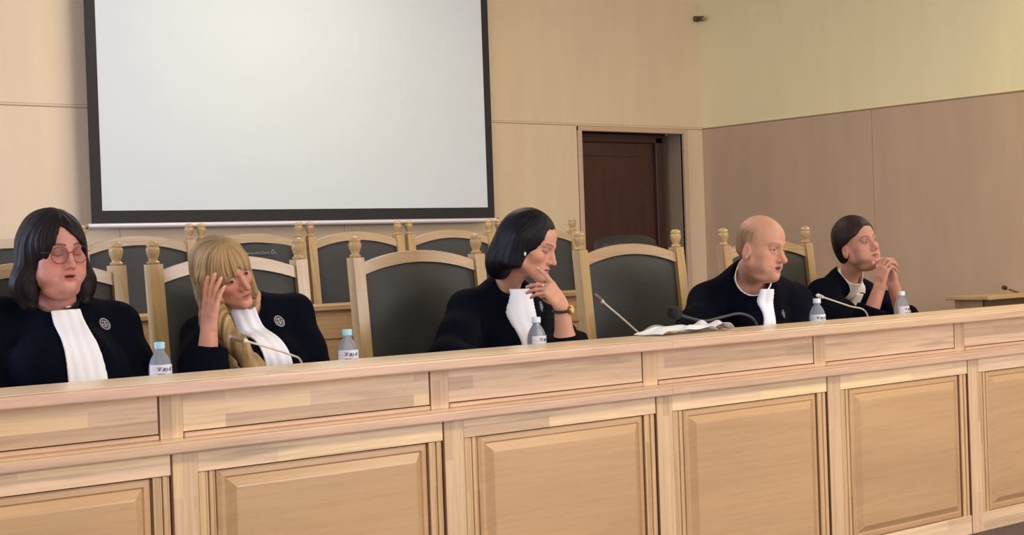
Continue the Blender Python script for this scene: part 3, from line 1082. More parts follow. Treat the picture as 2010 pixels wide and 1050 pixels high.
M_SKIN = tone_mat('skin', 0.50, 0.35, 0.12, 900, 0.15)
M_HAIR = tone_mat('hair', 0.5, 0.2)
_t = M_HAIR.node_tree
_vc = [n for n in _t.nodes if n.bl_idname == 'ShaderNodeVertexColor'][0]
_p = _t.nodes['Principled BSDF']
_tc = _t.nodes.new('ShaderNodeTexCoord')
_sp = _t.nodes.new('ShaderNodeSeparateXYZ')
_cb = _t.nodes.new('ShaderNodeCombineXYZ')
_t.links.new(_tc.outputs['Object'], _sp.inputs[0])
_ml = _t.nodes.new('ShaderNodeMath')
_ml.operation = 'MULTIPLY'
_ml.inputs[1].default_value = 9.0
_t.links.new(_vc.outputs['Alpha'], _ml.inputs[0])
_t.links.new(_ml.outputs[0], _cb.inputs[0])
_t.links.new(_sp.outputs[2], _cb.inputs[1])
_nz = _t.nodes.new('ShaderNodeTexNoise')
_nz.inputs['Scale'].default_value = 8.0
_nz.inputs['Detail'].default_value = 4.0
_t.links.new(_cb.outputs[0], _nz.inputs['Vector'])
_rp = _t.nodes.new('ShaderNodeValToRGB')
_rp.color_ramp.elements[0].position, _rp.color_ramp.elements[0].color = .35, (.35, .35, .35, 1)
_rp.color_ramp.elements[1].position, _rp.color_ramp.elements[1].color = .65, (1.25, 1.25, 1.25, 1)
_t.links.new(_nz.outputs[0], _rp.inputs[0])
_mx = _t.nodes.new('ShaderNodeMix')
_mx.data_type, _mx.blend_type = 'RGBA', 'MULTIPLY'
_mx.inputs[0].default_value = .75
_t.links.new(_vc.outputs['Color'], _mx.inputs[6])
_t.links.new(_rp.outputs[0], _mx.inputs[7])
_t.links.new(_mx.outputs[2], _p.inputs['Base Color'])
_bm = _t.nodes.new('ShaderNodeBump')
_bm.inputs['Strength'].default_value = .5
_bm.inputs['Distance'].default_value = .003
_t.links.new(_nz.outputs[0], _bm.inputs['Height'])
_t.links.new(_bm.outputs[0], _p.inputs['Normal'])


def cloth(name, col, rough=0.85, sheen=0.15, scale=500):
    m = NT(name)
    m.p.inputs['Base Color'].default_value = rgba(col)
    m.p.inputs['Roughness'].default_value = rough
    m.p.inputs['Specular IOR Level'].default_value = 0.06
    m.p.inputs['Sheen Weight'].default_value = sheen
    m.p.inputs['Sheen Roughness'].default_value = 0.5
    tc = m.n('ShaderNodeTexCoord')
    nz = m.n('ShaderNodeTexNoise', Scale=scale, Detail=2.0)
    m.l(tc.outputs['Object'], nz.inputs['Vector'])
    m.bump(nz.outputs[0], 0.1, .001)
    return m.m


M_ROBE = cloth('midnight_robe_cloth', (6, 8, 21), 0.85, 0.0)
M_WHITE = cloth('white_bib_cloth', (236, 238, 246), 0.8, 0.0)
M_CREAM = cloth('cream_blouse_cloth', (214, 206, 190), 0.8, 0.0)
M_LINING = cloth('dark_maroon_cuff', (46, 24, 32), 0.8, 0.05)
M_BAND = cloth('black_neck_band', (26, 25, 30), 0.6, 0.05)
M_BADGE = plain('badge_dark_enamel', (62, 60, 68), 0.45, 0.3)
M_BADGEL = plain('badge_silver_thread', (170, 168, 176), 0.5, 0.2)
M_GOLD = plain('gold', (220, 170, 90), 0.25, 0.9)


# ---------------------------------------------------------------- heads
def head_frame(c, az, down, tilt):
    """c: point midway between the ears at eye level; az: compass angle faced; down: nose-down; tilt: crown towards the person's right"""
    az, down, tilt = (math.radians(a) for a in (az, down, tilt))
    f0 = np.array([math.cos(az), math.sin(az), 0])
    rr = np.array([math.sin(az), -math.cos(az), 0])
    z = np.array([0, 0, 1.])
    f = math.cos(down) * f0 - math.sin(down) * z
    u = math.sin(down) * f0 + math.cos(down) * z
    u2 = math.cos(tilt) * u + math.sin(tilt) * rr
    r2 = math.cos(tilt) * rr - math.sin(tilt) * u
    return V(c), np.stack([r2, f, u2], 1).astype(np.float32)      # columns: right, forward, up


def head_sdf(Q, p):
    """Q in head space (right, forward, up), metres"""
    s = p.get('scale', 1.0)
    Q = Q / s
    W = p.get('wide', 1.0)                       # face width
    fat = p.get('fat', 0.0)
    X = np.abs(Q[:, 0])
    M = Q.copy()
    M[:, 0] = X                                  # mirrored half
    d = ell(Q, (0, -.014, .034), (.0745, .094, .086))
    d = smin(d, ell(Q, (0, .030, .040), (.058, .055, .052)), .02)            # forehead
    d = smin(d, ell(Q, (0, .024, -.030), (.0585 * W, .060, .070)), .025)     # mid face
    jx = .046 * W + fat * .010
    d = smin(d, rcone(M, (jx, .004, -.064), (.010, .070, -.100), .018 + fat * .012, .016), .03)
    d = smin(d, rcone(M, (.054 * W, -.002, -.02), (jx, .002, -.064), .014, .018 + fat * .012), .02)
    d = smin(d, ell(M, (.040 * W, .048, -.027), (.022 + fat * .008, .026, .019 + fat * .010)), .022)     # cheeks
    if fat:
        d = smin(d, ell(M, (.034, .052, -.066), (.026 + fat * .008, .024, .026)), .025)     # jowls
        d = smin(d, ell(Q, (0, .035, -.112), (.048 + .01 * fat, .036, .020 + .008 * fat)), .02)   # under the chin
    d = smin(d, ell(Q, (0, .064, -.066), (.030, .026, .028)), .018)          # muzzle
    d = smin(d, sph(Q, (0, .0745, -.099), .0165 + p.get('chin', 0) * .004), .020)
    br = p.get('brow', 1.0)
    d = smin(d, rcone(M, (.008, .0845, .019), (.040, .073, .018), .0075 * br, .0065), .014)
    # eye sockets
    d = smax(d, -ell(M, (.0315, .096, .000), (.0195, .0185, .0130)), .012)
    # eyeball and lids
    op = p.get('eye_open', 0.35)
    ball = sph(M, (.0315, .0685, .0005), .0150)
    d = smin(d, ball, .004)
    if op > 0:
        lid = ell(M, (.0315, .088, -.0005 - .002 * (1 - op)), (.0135, .012, .0058 * op + .0006))
        d = smax(d, -lid, .0015)
    else:
        d = smax(d, -rcone(M, (.021, .0835, -.004), (.042, .0795, -.003), .0012, .0012), .002)
    if p.get('bags', 0):
        d = smin(d, rcone(M, (.020, .0785, -.013), (.040, .0745, -.011), .0040, .0030), .006)
    # nose
    ns = p.get('nose', 1.0)
    nd = rcone(Q, (0, .0855, .006), (0, .0855 + .0225 * ns, -.0345), .0060, .0100 * ns)
    nd = smin(nd, sph(Q, (0, .088 + .0215 * ns, -.0365), .0092 * ns), .006)
    nd = smin(nd, ell(Q, (0, .086, -.024), (.0125, .014, .020)), .010)
    nd = smin(nd, ell(M, (.0120, .0925, -.0400), (.0072, .0100, .0070)), .008)
    nd = smax(nd, -ell(M, (.0072, .0985, -.0475), (.0034, .0050, .0030)), .003)
    d = smin(d, nd, .012)
    # mouth
    mo = p.get('mouth_open', 0.0)
    d = smax(d, -rcone(M, (0, .103, -.0500), (.001, .099, -.0565), .0020, .0025), .006)     # philtrum
    lw = p.get('mouth_w', 1.0)
    up = rcone(M, (0.003, .0920, -.0622 + mo * .002), (.0235 * lw, .0800, -.0670 + mo * .001 + p.get('smile', 0) * .004), .0054, .0028)
    lowl = rcone(M, (0.000, .0902, -.0742 - mo * .005), (.0220 * lw, .0795, -.0690 - mo * .002 + p.get('smile', 0) * .004), .0066, .0028)
    d = smin(d, up, .007)
    d = smin(d, lowl, .007)
    d = smax(d, -ell(Q, (0, .0900, -.0680 - mo * .002), (.0225 * lw * (1 - .25 * mo), .0150, .0012 + .0075 * mo)), .0025)
    d = smax(d, -rcone(M, (0, .0960, -.0850 - mo * .003), (.010, .0925, -.0850), .0030, .0020), .008)  # below lower lip
    if p.get('folds', 0):
        d = smax(d, -rcone(M, (.020, .0930, -.040), (.036, .0800, -.072), .0010, .0010), .010)
    # ears
    if p.get('ears', True):
        Re = np.array([[.96, .10, -.26], [-.20, .95, -.22], [.22, .27, .94]], dtype=np.float32)
        ez = p.get('ear_z', -.018)
        e = ell(M, (.0785, -.012, ez), (.0085, .0185, .0325), Re)
        e = smax(e, -ell(M, (.0875, -.007, ez + .005), (.0085, .0115, .0200), Re), .004)
        e = smin(e, ell(M, (.0750, .002, ez - .002), (.0050, .0050, .0070)), .004)
        d = smin(d, e, .006)
    return d * s


def head_tone(Q, p):
    """skin colours in head space"""
    s = p.get('scale', 1.0)
    Q = Q / s
    base = V(s2l(p['skin']))
    X = np.abs(Q[:, 0])
    y, z = Q[:, 1], Q[:, 2]
    col = np.tile(base, (len(Q), 1))

    def blend(m, c, k=1.0):
        nonlocal col
        m = np.clip(m, 0, 1)[:, None] * k
        col = col * (1 - m) + V(s2l(c)) * m
    g = lambda cx, cy, cz, rx, ry, rz: np.exp(-(((X - cx) / rx) ** 2 + ((y - cy) / ry) ** 2 + ((z - cz) / rz) ** 2))
    front = np.clip((y - .03) / .02, 0, 1)
    blend(g(.040, .07, -.034, .022, .04, .020), p.get('flush', (206, 120, 108)), .34)
    blend(g(0, .105, -.038, .014, .03, .014), p.get('flush', (206, 120, 108)), .35)
    blend(g(.078, -.01, -.01, .012, .03, .03), p.get('flush', (206, 120, 108)), .30)
    mo, lw = p.get('mouth_open', 0.), p.get('mouth_w', 1.)
    lip = np.exp(-((X / (.0225 * lw)) ** 4 + ((z + .0685 + mo * .0015) / (.0088 + mo * .004)) ** 4)) * (y > .07)
    blend(lip, p.get('lips', (166, 84, 84)), .8)
    inner = np.exp(-((X / (.0200 * lw)) ** 4 + ((z + .068 + mo * .002) / (.0010 + .0060 * mo)) ** 2)) * (y > .06)
    blend(inner, (70, 26, 28), .85)
    # eyebrows
    bz = .0205 + .004 * np.sin(np.clip((X - .012) / .034, 0, 1) * 2.6) + p.get('brow_raise', 0)
    br = np.exp(-((z - bz) / .0036) ** 2) * ((X > .011) & (X < .047)) * front
    blend(br, p.get('brow_col', (70, 46, 38)), p.get('brow_k', .8))
    # lash line and lid shade colour of make-up
    op = p.get('eye_open', .35)
    ex = np.clip((X - .0175) / .028, 0, 1)
    lz = -.0005 - .002 * (1 - op) + (.0058 * op + .001) * np.sin(ex * 3.1416) if op > 0 else -.0035 - .0025 * np.sin(ex * 3.1416)
    la = np.exp(-((z - lz) / .0019) ** 2) * ((X > .0175) & (X < .0475)) * front
    blend(la, p.get('lash', (48, 30, 30)), p.get('lash_k', .85))
    blend(g(.0315, .085, .006, .017, .03, .007), p.get('lidc', (150, 92, 82)), .5)
    blend(g(.0315, .085, -.012, .015, .03, .005), p.get('lidc', (150, 92, 82)), .3)
    if p.get('makeup', 0):
        blend(g(.0315, .08, .004, .016, .03, .009), (130, 84, 84), p['makeup'])
    if p.get('shadow_beard', 0):
        blend(np.clip((-.045 - z) / .03, 0, 1) * np.clip((y - .01) / .03, 0, 1), (170, 130, 122), p['shadow_beard'])
    if p.get('stubble', None):
        side = np.clip((.030 - y) / .03, 0, 1) * np.clip((.085 - z) / .02, 0, 1) * np.clip((z + .045) / .02, 0, 1) * np.clip((X - .03 + np.clip(-y, 0, .08)) / .02, 0, 1)
        side *= 1 - g(.078, -.010, -.010, .010, .022, .034)
        blend(side, p['stubble'], .55)
    return col


# ---------------------------------------------------------------- hands
def hand_prims(wrist, fdir, nrm, right=True, size=1.0, curls=None, spread=0.10, thumb=(0.5, 0.6, 0.3), lateral=None, bend=None):
    """wrist point, direction of the fingers, direction the palm faces. Returns (list of polycone specs, nail points)"""
    F = V(fdir) / np.linalg.norm(fdir)
    N = V(nrm) - F * float(V(nrm) @ F)
    N = N / np.linalg.norm(N)
    T = np.cross(F, N) * (1 if right else -1)        # towards the thumb
    w = V(wrist)
    curls = curls or [(.3, .4, .3)] * 4
    prims, nails = [], []
    lens = [(.042, .026, .021), (.046, .029, .022), (.042, .027, .021), (.033, .020, .018)]
    rad = [(.0092, .0082, .0074, .0060), (.0094, .0084, .0076, .0060), (.0090, .0080, .0072, .0058), (.0080, .0070, .0064, .0052)]
    kx = [.029, .010, -.009, -.027]
    kl = [.088, .091, .086, .077]
    for i in range(4):
        kn = w + (F * kl[i] + T * kx[i] * 1.0) * size
        root = w + (F * .012 + T * kx[i] * .62) * size
        prims.append(('palm', [root, (root + kn) / 2 - N * .002 * size, kn], [v * size for v in (.0145, .0130, .0105)]))
        ang = spread * (1.5 - i) + (bend[i] if bend else 0)
        d = F * math.cos(ang) + T * math.sin(ang)
        lat = np.cross(d, N)
        pts, a = [kn], 0.0
        for j in range(3):
            a += curls[i][j]
            dd = d * math.cos(a) + N * math.sin(a)
            pts.append(pts[-1] + dd * lens[i][j] * size)
        prims.append(('finger', pts, [r * size for r in rad[i]]))
        back = -N * math.cos(a) + d * math.sin(a)
        nails.append(pts[-1] * .8 + pts[-2] * .2 + back * rad[i][3] * size)
    # thumb leaves the side of the palm near its base
    a1, a2, a3 = thumb
    base = w + (F * .022 + T * .022 + N * .004) * size
    d0 = F * math.cos(a1) + T * math.sin(a1) * .85 + N * math.sin(a1) * .5
    d0 /= np.linalg.norm(d0)
    k1 = base + d0 * .040 * size
    d1 = d0 * math.cos(a2) + (F * .8 + N * .5 - T * .5) * math.sin(a2)
    d1 /= np.linalg.norm(d1)
    k2 = k1 + d1 * .033 * size
    d2 = d1 * math.cos(a3) + (F * .8 + N * .4 - T * .5) * math.sin(a3)
    d2 /= np.linalg.norm(d2)
    k3 = k2 + d2 * .024 * size
    prims.append(('palm', [base, k1], [.0150 * size, .0115 * size]))
    prims.append(('finger', [k1, k2, k3], [.0112 * size, .0098 * size, .0078 * size]))
    nails.append(k3 * .8 + k2 * .2 - N * .007 * size)
    return prims, nails


def hand_sdf(P, prims):
    palm = None
    for kind, pts, rad in prims:
        if kind == 'palm':
            e = polycone(P, pts, rad, .004)
            palm = e if palm is None else smin(palm, e, .012)
    d = palm
    fing = None
    for kind, pts, rad in prims:
        if kind == 'finger':
            e = polycone(P, pts, rad, .003)
            # slight knuckle swell
            for q, r in zip(pts[1:-1], rad[1:-1]):
                e = smin(e, sph(P, q, r * 1.04), .003)
            fing = e if fing is None else np.minimum(fing, e)
    return smin(d, fing, .006)

# ================================================================ people
RT = V(.777, -.629, 0)      # sideways along the picture of the place
UP = V(0, 0, 1)
TO = V(-.63, -.777, 0)      # from the bench towards the public


def noise3(P, s, seed=0):
    """cheap smooth noise: sum of sines in odd directions"""
    r = np.random.default_rng(seed)
    o = np.zeros(len(P), np.float32)
    for i in range(5):
        k = r.normal(size=3) * s
        o += np.sin(P @ k.astype(np.float32) + r.uniform(0, 6.28)).astype(np.float32)
    return o / 3.2


def desk_box(P):
    """the desk board, which neither cloth nor arms pass through"""
    return np.maximum(P[:, 1] - 4.276, np.maximum(.668 - P[:, 2], P[:, 2] - .7625))


def lerp(a, b, t):
    return V(a) * (1 - t) + V(b) * t


def make_person(sp):
    hc, R = head_frame(sp['head'], sp['az'], sp['down'], sp['tilt'])
    p = sp['face']
    L = lambda P: (P - hc) @ R
    Wd = lambda q: hc + R @ V(q)
    nb = V(sp['neck'])
    root = thing(sp['name'], sp['label'], 'person', (float(sp['seat'][0]), float(sp['seat'][1]), 0.0))
    root['at'] = [float(sp['seat'][0]), float(sp['seat'][1]), 0.0]
    # --- hands
    hands, nails = [], []
    for h in sp['hands']:
        pr, nl = hand_prims(**h)
        hands.append((V(h['wrist']), pr))
        nails += nl
    nails = np.array(nails) if nails else np.zeros((0, 3))
    arms = sp['arms']             # (shoulder, elbow, wrist, has_hand)
    nr = sp.get('neck_r', .052)
    chest, belly, pelvis = V(sp['chest']), V(sp['belly']), V(sp['pelvis'])
    jaw = Wd((0, -.012, -.070))

    # --- robe
    rb = sp['robe']
    sh = [a[0] for a in arms]

    def robe_raw(P, sleeves=True):
        d = ell(P, chest + V(rb.get('chest_off', (0, 0, 0))), rb['chest_r'])
        d = smin(d, ell(P, belly, rb['belly_r']), .08)
        for q, r_ in rb.get('bust', []):
            d = smin(d, sph(P, q, r_), .06)
        if 'sternum' in rb:
            d = smin(d, rcone(P, *rb['sternum']), .05)
        for i, (s, e, w_, hh) in enumerate(arms):
            d = smin(d, rcone(P, nb + V(0, .012, -.026), s, rb.get('trap', .058), rb['sh_r']), rb.get('blend', .06))
            if not sleeves:
                continue
            rs = rb['sleeve']
            end = lerp(e, w_, rb['cuff'][i])
            pts = [s, lerp(s, e, .5), e, end]
            rr = [rb['sh_r'], rs[0], rs[1], rs[2]]
            sl = polycone(P, pts, rr, .03)
            if hh:          # open end of the sleeve
                ax = V(w_) - V(e)
                ax = ax / np.linalg.norm(ax)
                lower = polycone(P, pts[2:], rr[2:], .03)
                lower = smax(lower, (P - end) @ ax - .004, .006)
                sl = smin(polycone(P, pts[:3], rr[:3], .03), lower, .02)
            d = smin(d, sl, .035)
        # lap and skirt of the robe down to the floor
        kn = V(pelvis[0], pelvis[1] - .33, .57)
        lap = smin(rcone(P, V(pelvis[0] - .09, pelvis[1] - .03, .60), kn + V(-.12, 0, 0), .105, .08), rcone(P, V(pelvis[0] + .09, pelvis[1] - .03, .60), kn + V(.12, 0, 0), .105, .08), .06)
        lap = smin(lap, ell(P, V(pelvis[0], pelvis[1] - .03, .61), (.20, .12, .12)), .06)
        for s_ in (-1, 1):
            lap = smin(lap, rcone(P, kn + V(s_ * .12, 0, 0), V(kn[0] + s_ * .11, kn[1] - .02, .06), .085, .075), .05)
        d = smin(d, lap, .08)
        return smax(d, -desk_box(P), .004)

    def body(P):
        d = np.full(len(P), 1e3, np.float32)
        # torso inside the robe
        d = rcone(P, chest, belly, .11, .11)
        d = smin(d, rcone(P, belly, pelvis, .11, .12), .04)
        d = smin(d, rcone(P, nb - V(0, 0, .02), chest, .055, .11), .05)
        for i, (s, e, w_, _) in enumerate(arms):
            d = smin(d, rcone(P, lerp(nb, s, .35) - V(0, 0, .03), s, .045, .045), .04)
            d = smin(d, polycone(P, [s, e], [.046, .040], .02), .03)
            d = smin(d, polycone(P, [e, lerp(e, w_, .35), w_], [.040, .040 * sp.get('arm_k', 1), .0265], .02), .02)
        d = smax(d, robe_raw(P) + .019, .006)
        for wp_ in arms:
            d = smin(d, polycone(P, [lerp(wp_[1], wp_[2], .0), lerp(wp_[1], wp_[2], .35), wp_[2]], [.036, .036, .0265], .02), .01) if wp_[3] else d
        d = smin(d, rcone(P, jaw, nb, nr * .96, nr * 1.06), .03)
        d = np.maximum(d, -desk_box(P) + .001)
        near = np.sqrt(((P - hc) ** 2).sum(1)) < .23
        if near.any():
            hd = head_sdf(L(P[near]), p)
            d[near] = smin(d[near], hd, .016)
        for wpt, pr in hands:
            near = np.sqrt(((P - wpt) ** 2).sum(1)) < .27
            if near.any():
                d[near] = smin(d[near], hand_sdf(P[near], pr), .010)
        return d

    skin = V(s2l(p['skin']))
    nailc = V(s2l(p.get('nails', (225, 160, 150))))

    def body_tone(P):
        Q = L(P)
        c = np.tile(skin, (len(P), 1))
        hm = np.clip((.155 - np.sqrt((Q ** 2).sum(1))) / .02, 0, 1)[:, None]
        c = c * (1 - hm) + head_tone(Q, p) * hm
        c = c * (1 + .05 * noise3(P, 60, 3)[:, None])
        for n_ in nails:
            m = np.clip((.0062 - np.sqrt(((P - n_) ** 2).sum(1))) / .0012, 0, 1)[:, None]
            c = c * (1 - m) + nailc * m
        return np.clip(c, 0, 1)
    allp = [hc, nb, chest, belly, pelvis] + [q for a in arms for q in a[:3]]
    lo = np.min(allp, 0) - .20
    hi = np.max(allp, 0) + .20
    lo[2] = pelvis[2] - .14
    hi[2] = hc[2] + .15
    sdf_object('body', body, lo, hi, sp.get('res', .0030), M_SKIN, root, body_tone)
    # --- eyes
    if p.get('eye_open', .35) > 0:
        for s in (-1, 1):
            c0 = Wd(V(s * .0315, .0688, .0005) * p.get('scale', 1.))
            gz = V(sp.get('gaze', (0, 1, 0)))
            gz = gz / np.linalg.norm(gz)
            gw = R @ gz
            def eye_f(P, c0=c0):
                return sph(P, c0, .0138)
            def eye_t(P, c0=c0, gw=gw):
                dd = ((P - c0) @ gw) / .0138
                c = np.tile(V(s2l((206, 190, 184))), (len(P), 1))
                c[dd > .86] = V(s2l(p.get('iris', (84, 60, 48))))
                c[dd > .965] = V(s2l((12, 10, 10)))
                return c
            sdf_object('eye', eye_f, c0 - .018, c0 + .018, .0014, M_EYE, root, eye_t)
    fold_ax = V(rb.get('fold_ax', (1, .4, 0)))

    def robe_core(P, sleeves=True):
        d = robe_raw(P, sleeves)
        a = P @ fold_ax
        f1 = np.sin(a * 62 + 2.2 * noise3(P, 6, 11)) * .0035 + np.sin(a * 31 + 3 * noise3(P, 5, 12)) * .004 + noise3(P, 14, 14) * .003
        k = np.clip((chest[2] + .16 - P[:, 2]) / .15, .25, 1)
        return d + f1 * k * rb.get('fold', 1.)
    tf = V(rb['front'])
    tf = tf / np.linalg.norm(tf)                     # where the chest faces
    tu = V(rb['up'])
    tu = tu - tf * float(tu @ tf)
    tu = tu / np.linalg.norm(tu)
    tr = np.cross(tf, tu)                            # person's right
    N0 = V(rb['collar'])                             # middle of the collar at the throat

    def chest_xy(P):
        q = P - N0
        return q @ tr, q @ tf, q @ tu

    def robe(P):
        d = robe_core(P)
        # neck opening and V at the throat
        d = smax(d, -rcone(P, nb - V(0, 0, .03), jaw, nr * rb.get('open', 1.12), nr * (rb.get('open', 1.12) + .08)), .012)
        x, y, z = chest_xy(P)
        vw = rb.get('vee', (.05, .10))
        vv = np.maximum(np.maximum(np.abs(x) - np.clip(vw[0] * (1 + z / vw[1]), -.02, vw[0]), -z - vw[1]), -y - .02)
        d = smax(d, -np.maximum(vv, -(d + .012)), .004)
        near = np.sqrt(((P - hc) ** 2).sum(1)) < .16
        if near.any():
            d[near] = smax(d[near], -(head_sdf(L(P[near]), p) - .004), .004)
        return d
    lo2 = np.min(allp, 0) - .27
    hi2 = np.max(allp, 0) + .27
    lo2[2] = .01
    hi2[2] = max(nb[2] + .06, max(s[2] for s in sh) + .12)
    ro = sdf_object('robe', robe, lo2, hi2, sp.get('robe_res', .0065), M_ROBE, root)
    # --- blouse or shirt seen at the throat, under the robe
    if 'shirt' in sp:
        st = sp['shirt']
        def shirt(P):
            d = rcone(P, nb - V(0, 0, .05), jaw, nr * 1.12 + st.get('r', .006), nr * 1.08 + st.get('r', .006))
            if st.get('vee'):
                d = smin(d, robe_raw(P, False) + .008, .02)
            ax = (jaw - nb) / np.linalg.norm(jaw - nb)
            d = smax(d, (P - nb) @ ax - st.get('rise', .03), .003)
            d = smax(d, -(rcone(P, nb - V(0, 0, .05), jaw, nr * 1.12 + st.get('r', .006) - .005, nr * 1.08 + st.get('r', .006) - .005)), .003)
            if not st.get('vee'):
                d = smax(d, -sph(P, nb - V(0, 0, .25), .15), .01)
            x, y, z = chest_xy(P)
            d = np.maximum(d, -z - .20)
            if st.get('open'):
                d = np.maximum(d, -np.maximum(np.abs(x) - st['open'] * np.clip(1 + (z - .0) / .06, 0, 3), -y))
            return d
        sdf_object('shirt_collar', shirt, nb - V(.2, .2, .2), nb + V(.2, .2, .12), .004, st['mat'], root)
    if 'band' in sp:
        bd = sp['band']
        ax = (jaw - nb) / np.linalg.norm(jaw - nb)
        def band(P):
            x, y, z = chest_xy(P)
            c = (P - N0) @ ax
            d = rcone(P, nb - V(0, 0, .05), jaw, nr * 1.1 + bd.get('r', .008), nr * 1.1 + bd.get('r', .008))
            d = np.maximum(np.abs(d) - .002, np.abs(c - bd.get('z', 0.008)) - bd.get('h', .009))
            return np.maximum(d, -y - .07)
        sdf_object('neck_band', band, nb - V(.14, .14, .10), nb + V(.14, .14, .14), .0022, M_BAND, root)
    # --- white bib
    jb = sp['jabot']

    def jab(P):
        x, y, z = chest_xy(P)
        t = np.clip(-z / jb['len'], 0, 1)
        wv = jb['w0'] * (1 - t) + jb['w1'] * t
        x = x - jb.get('shift', 0) * t
        s = robe_core(P, jb.get('over', False)) - .004
        pl = np.sin(x * 210 + .6 * noise3(P, 20, 5)) * .0012 * jb.get('pleat', 1)
        s = s + pl
        d = np.maximum(s - .0045, -s - .0045)
        reg = np.maximum(np.abs(x) - wv * .5, np.maximum(z - jb.get('top', .01), -z - jb['len']))
        return smax(d, np.maximum(reg, -y - .06), .003)
    sdf_object('jabot', jab, N0 - V(.22, .30, jb['len'] + .03), N0 + V(.22, .12, .05), .0036, jb.get('mat', M_WHITE), root)
    # --- badge
    if 'badge' in sp:
        bx_, bz_ = sp['badge'][:2]
        br_ = sp['badge'][2] if len(sp['badge']) > 2 else .021
        q = N0 + tr * bx_ + tu * bz_ + tf * .30
        q = q[None].astype(np.float32)
        for _ in range(60):
            dd = robe(q)
            if dd[0] < .0006:
                break
            q = q - tf * max(float(dd[0]) * .7, .0005)
        e = 3e-3
        g = np.array([float(robe(q + V(*((e if i == k else 0) for i in range(3))))[0] - robe(q - V(*((e if i == k else 0) for i in range(3))))[0]) for k in range(3)])
        g /= np.linalg.norm(g)
        n_ = Vector(g)
        yv = (Vector(tu.tolist()) - n_ * n_.dot(Vector(tu.tolist()))).normalized()
        xv = yv.cross(n_)
        c0 = Vector(q[0].tolist()) - Vector(root['at'])
        mat4 = Matrix(((xv.x, yv.x, n_.x, c0.x), (xv.y, yv.y, n_.y, c0.y), (xv.z, yv.z, n_.z, c0.z), (0, 0, 0, 1)))
        bo = MB().lathe([(br_ * .98, -.006), (br_, .001), (br_ * .96, .0022), (br_ * .90, .0022), (br_ * .88, .0014)], (0, 0, 0), 36).build('badge', M_BADGE, root, True)
        bo.matrix_local = mat4
        em = MB()
        n = 40
        vs = []
        for r_, z_ in ((br_ * .80, .0012), (br_ * .80, .0026), (br_ * .93, .0026), (br_ * .93, .0012)):
            for i in range(n):
                a = 2 * math.pi * i / n
                vs.append((r_ * math.cos(a), r_ * math.sin(a), z_))
        em.add(vs, [(j * n + i, j * n + (i + 1) % n, ((j + 1) % 4) * n + (i + 1) % n, ((j + 1) % 4) * n + i) for j in range(4) for i in range(n)])
        # scales: pillar, beam, two hanging pans, base
        b = br_
        em.box(-b * .09, b * .09, -b * .42, b * .42, .0012, .0028).box(-b * .46, b * .46, b * .34, b * .46, .0012, .0028)
        em.box(-b * .24, b * .24, -b * .50, -b * .38, .0012, .0028)
        for s in (-1, 1):
            em.box(s * b * .44 - b * .025, s * b * .44 + b * .025, -b * .05, b * .36, .0012, .0024)
            em.prism([(s * b * .44 - b * .22, -b * .04), (s * b * .44 - b * .14, -b * .20), (s * b * .44 + b * .14, -b * .20), (s * b * .44 + b * .22, -b * .04)], .0012, .0028, 'Z')
        for s in (-1, 1):
            em.tube([(s * b * .30, -b * .60, .002), (s * b * .58, -b * .42, .002), (s * b * .70, -b * .10, .002)], b * .035, 6)
        em.build('emblem', M_BADGEL, bo)
    # --- hair
    if 'hair' in sp:
        hs = sp['hair']
        def strand(Q):
            az = np.arctan2(Q[:, 0] - hs.get('part', 0), -(Q[:, 1] - .03))
            el = Q[:, 2]
            return az, el
        def hair(P):
            Q = L(P)
            d = hs['f'](Q, P, L, Wd)
            az, el = strand(Q)
            wob = noise3(Q, 25, 21)
            gr = np.sin(az * hs.get('n', 34) + 2.0 * wob) * .5 + np.sin(az * hs.get('n', 34) * 2.3 + 3 * wob + 1) * .3 + np.sin(az * 9 + wob * 2) * .5
            d = d + gr * hs.get('amp', .0016)
            d = smax(d, -(head_sdf(Q, dict(p, ears=False)) + .003), .004)
            d = np.maximum(d, np.where(P[:, 1] < 4.32, .764 - P[:, 2], -1.))
            return d
        ca, cb = V(s2l(hs['col'][0])), V(s2l(hs['col'][1]))
        cc = V(s2l(hs['col'][2])) if len(hs['col']) > 2 else ca
        def hair_tone(P):
            Q = L(P)
            az, el = strand(Q)
            wob = noise3(Q, 18, 31)
            t = .5 + .5 * np.sin(az * 47 + 2.5 * wob + el * 6)
            t2 = .5 + .5 * np.sin(az * 17 + 2 * noise3(Q, 12, 32))
            t = np.clip(.6 * t + .4 * t2, 0, 1)[:, None]
            c = ca * (1 - t) + cb * t
            rt = np.clip((Q[:, 2] - hs.get('root_z', .2)) / .03, 0, 1)[:, None]
            c = c * (1 - rt * .6) + cc * rt * .6
            return np.concatenate([c, (np.clip(az, -3.1, 3.1) / 6.2832 + .5)[:, None]], 1)
        ext = hs.get('ext', (.17, .17, .24, .16))
        sdf_object('hair', hair, hc - V(ext[0], ext[1], ext[2]), hc + V(ext[0], ext[1], ext[3]), hs.get('res', .0026), hs.get('mat', M_HAIR), root, hair_tone)
    if 'extra' in sp:
        sp['extra'](dict(root=root, L=L, Wd=Wd, hc=hc, R=R, nb=nb, jaw=jaw, arms=arms, hands=hands, N0=N0, tr=tr, tf=tf, tu=tu, nr=nr, robe=robe, body=body, nails=nails))
    return root


def local(root, pts):
    a = root['at']
    return [(float(q[0]) - a[0], float(q[1]) - a[1], float(q[2]) - a[2]) for q in pts]


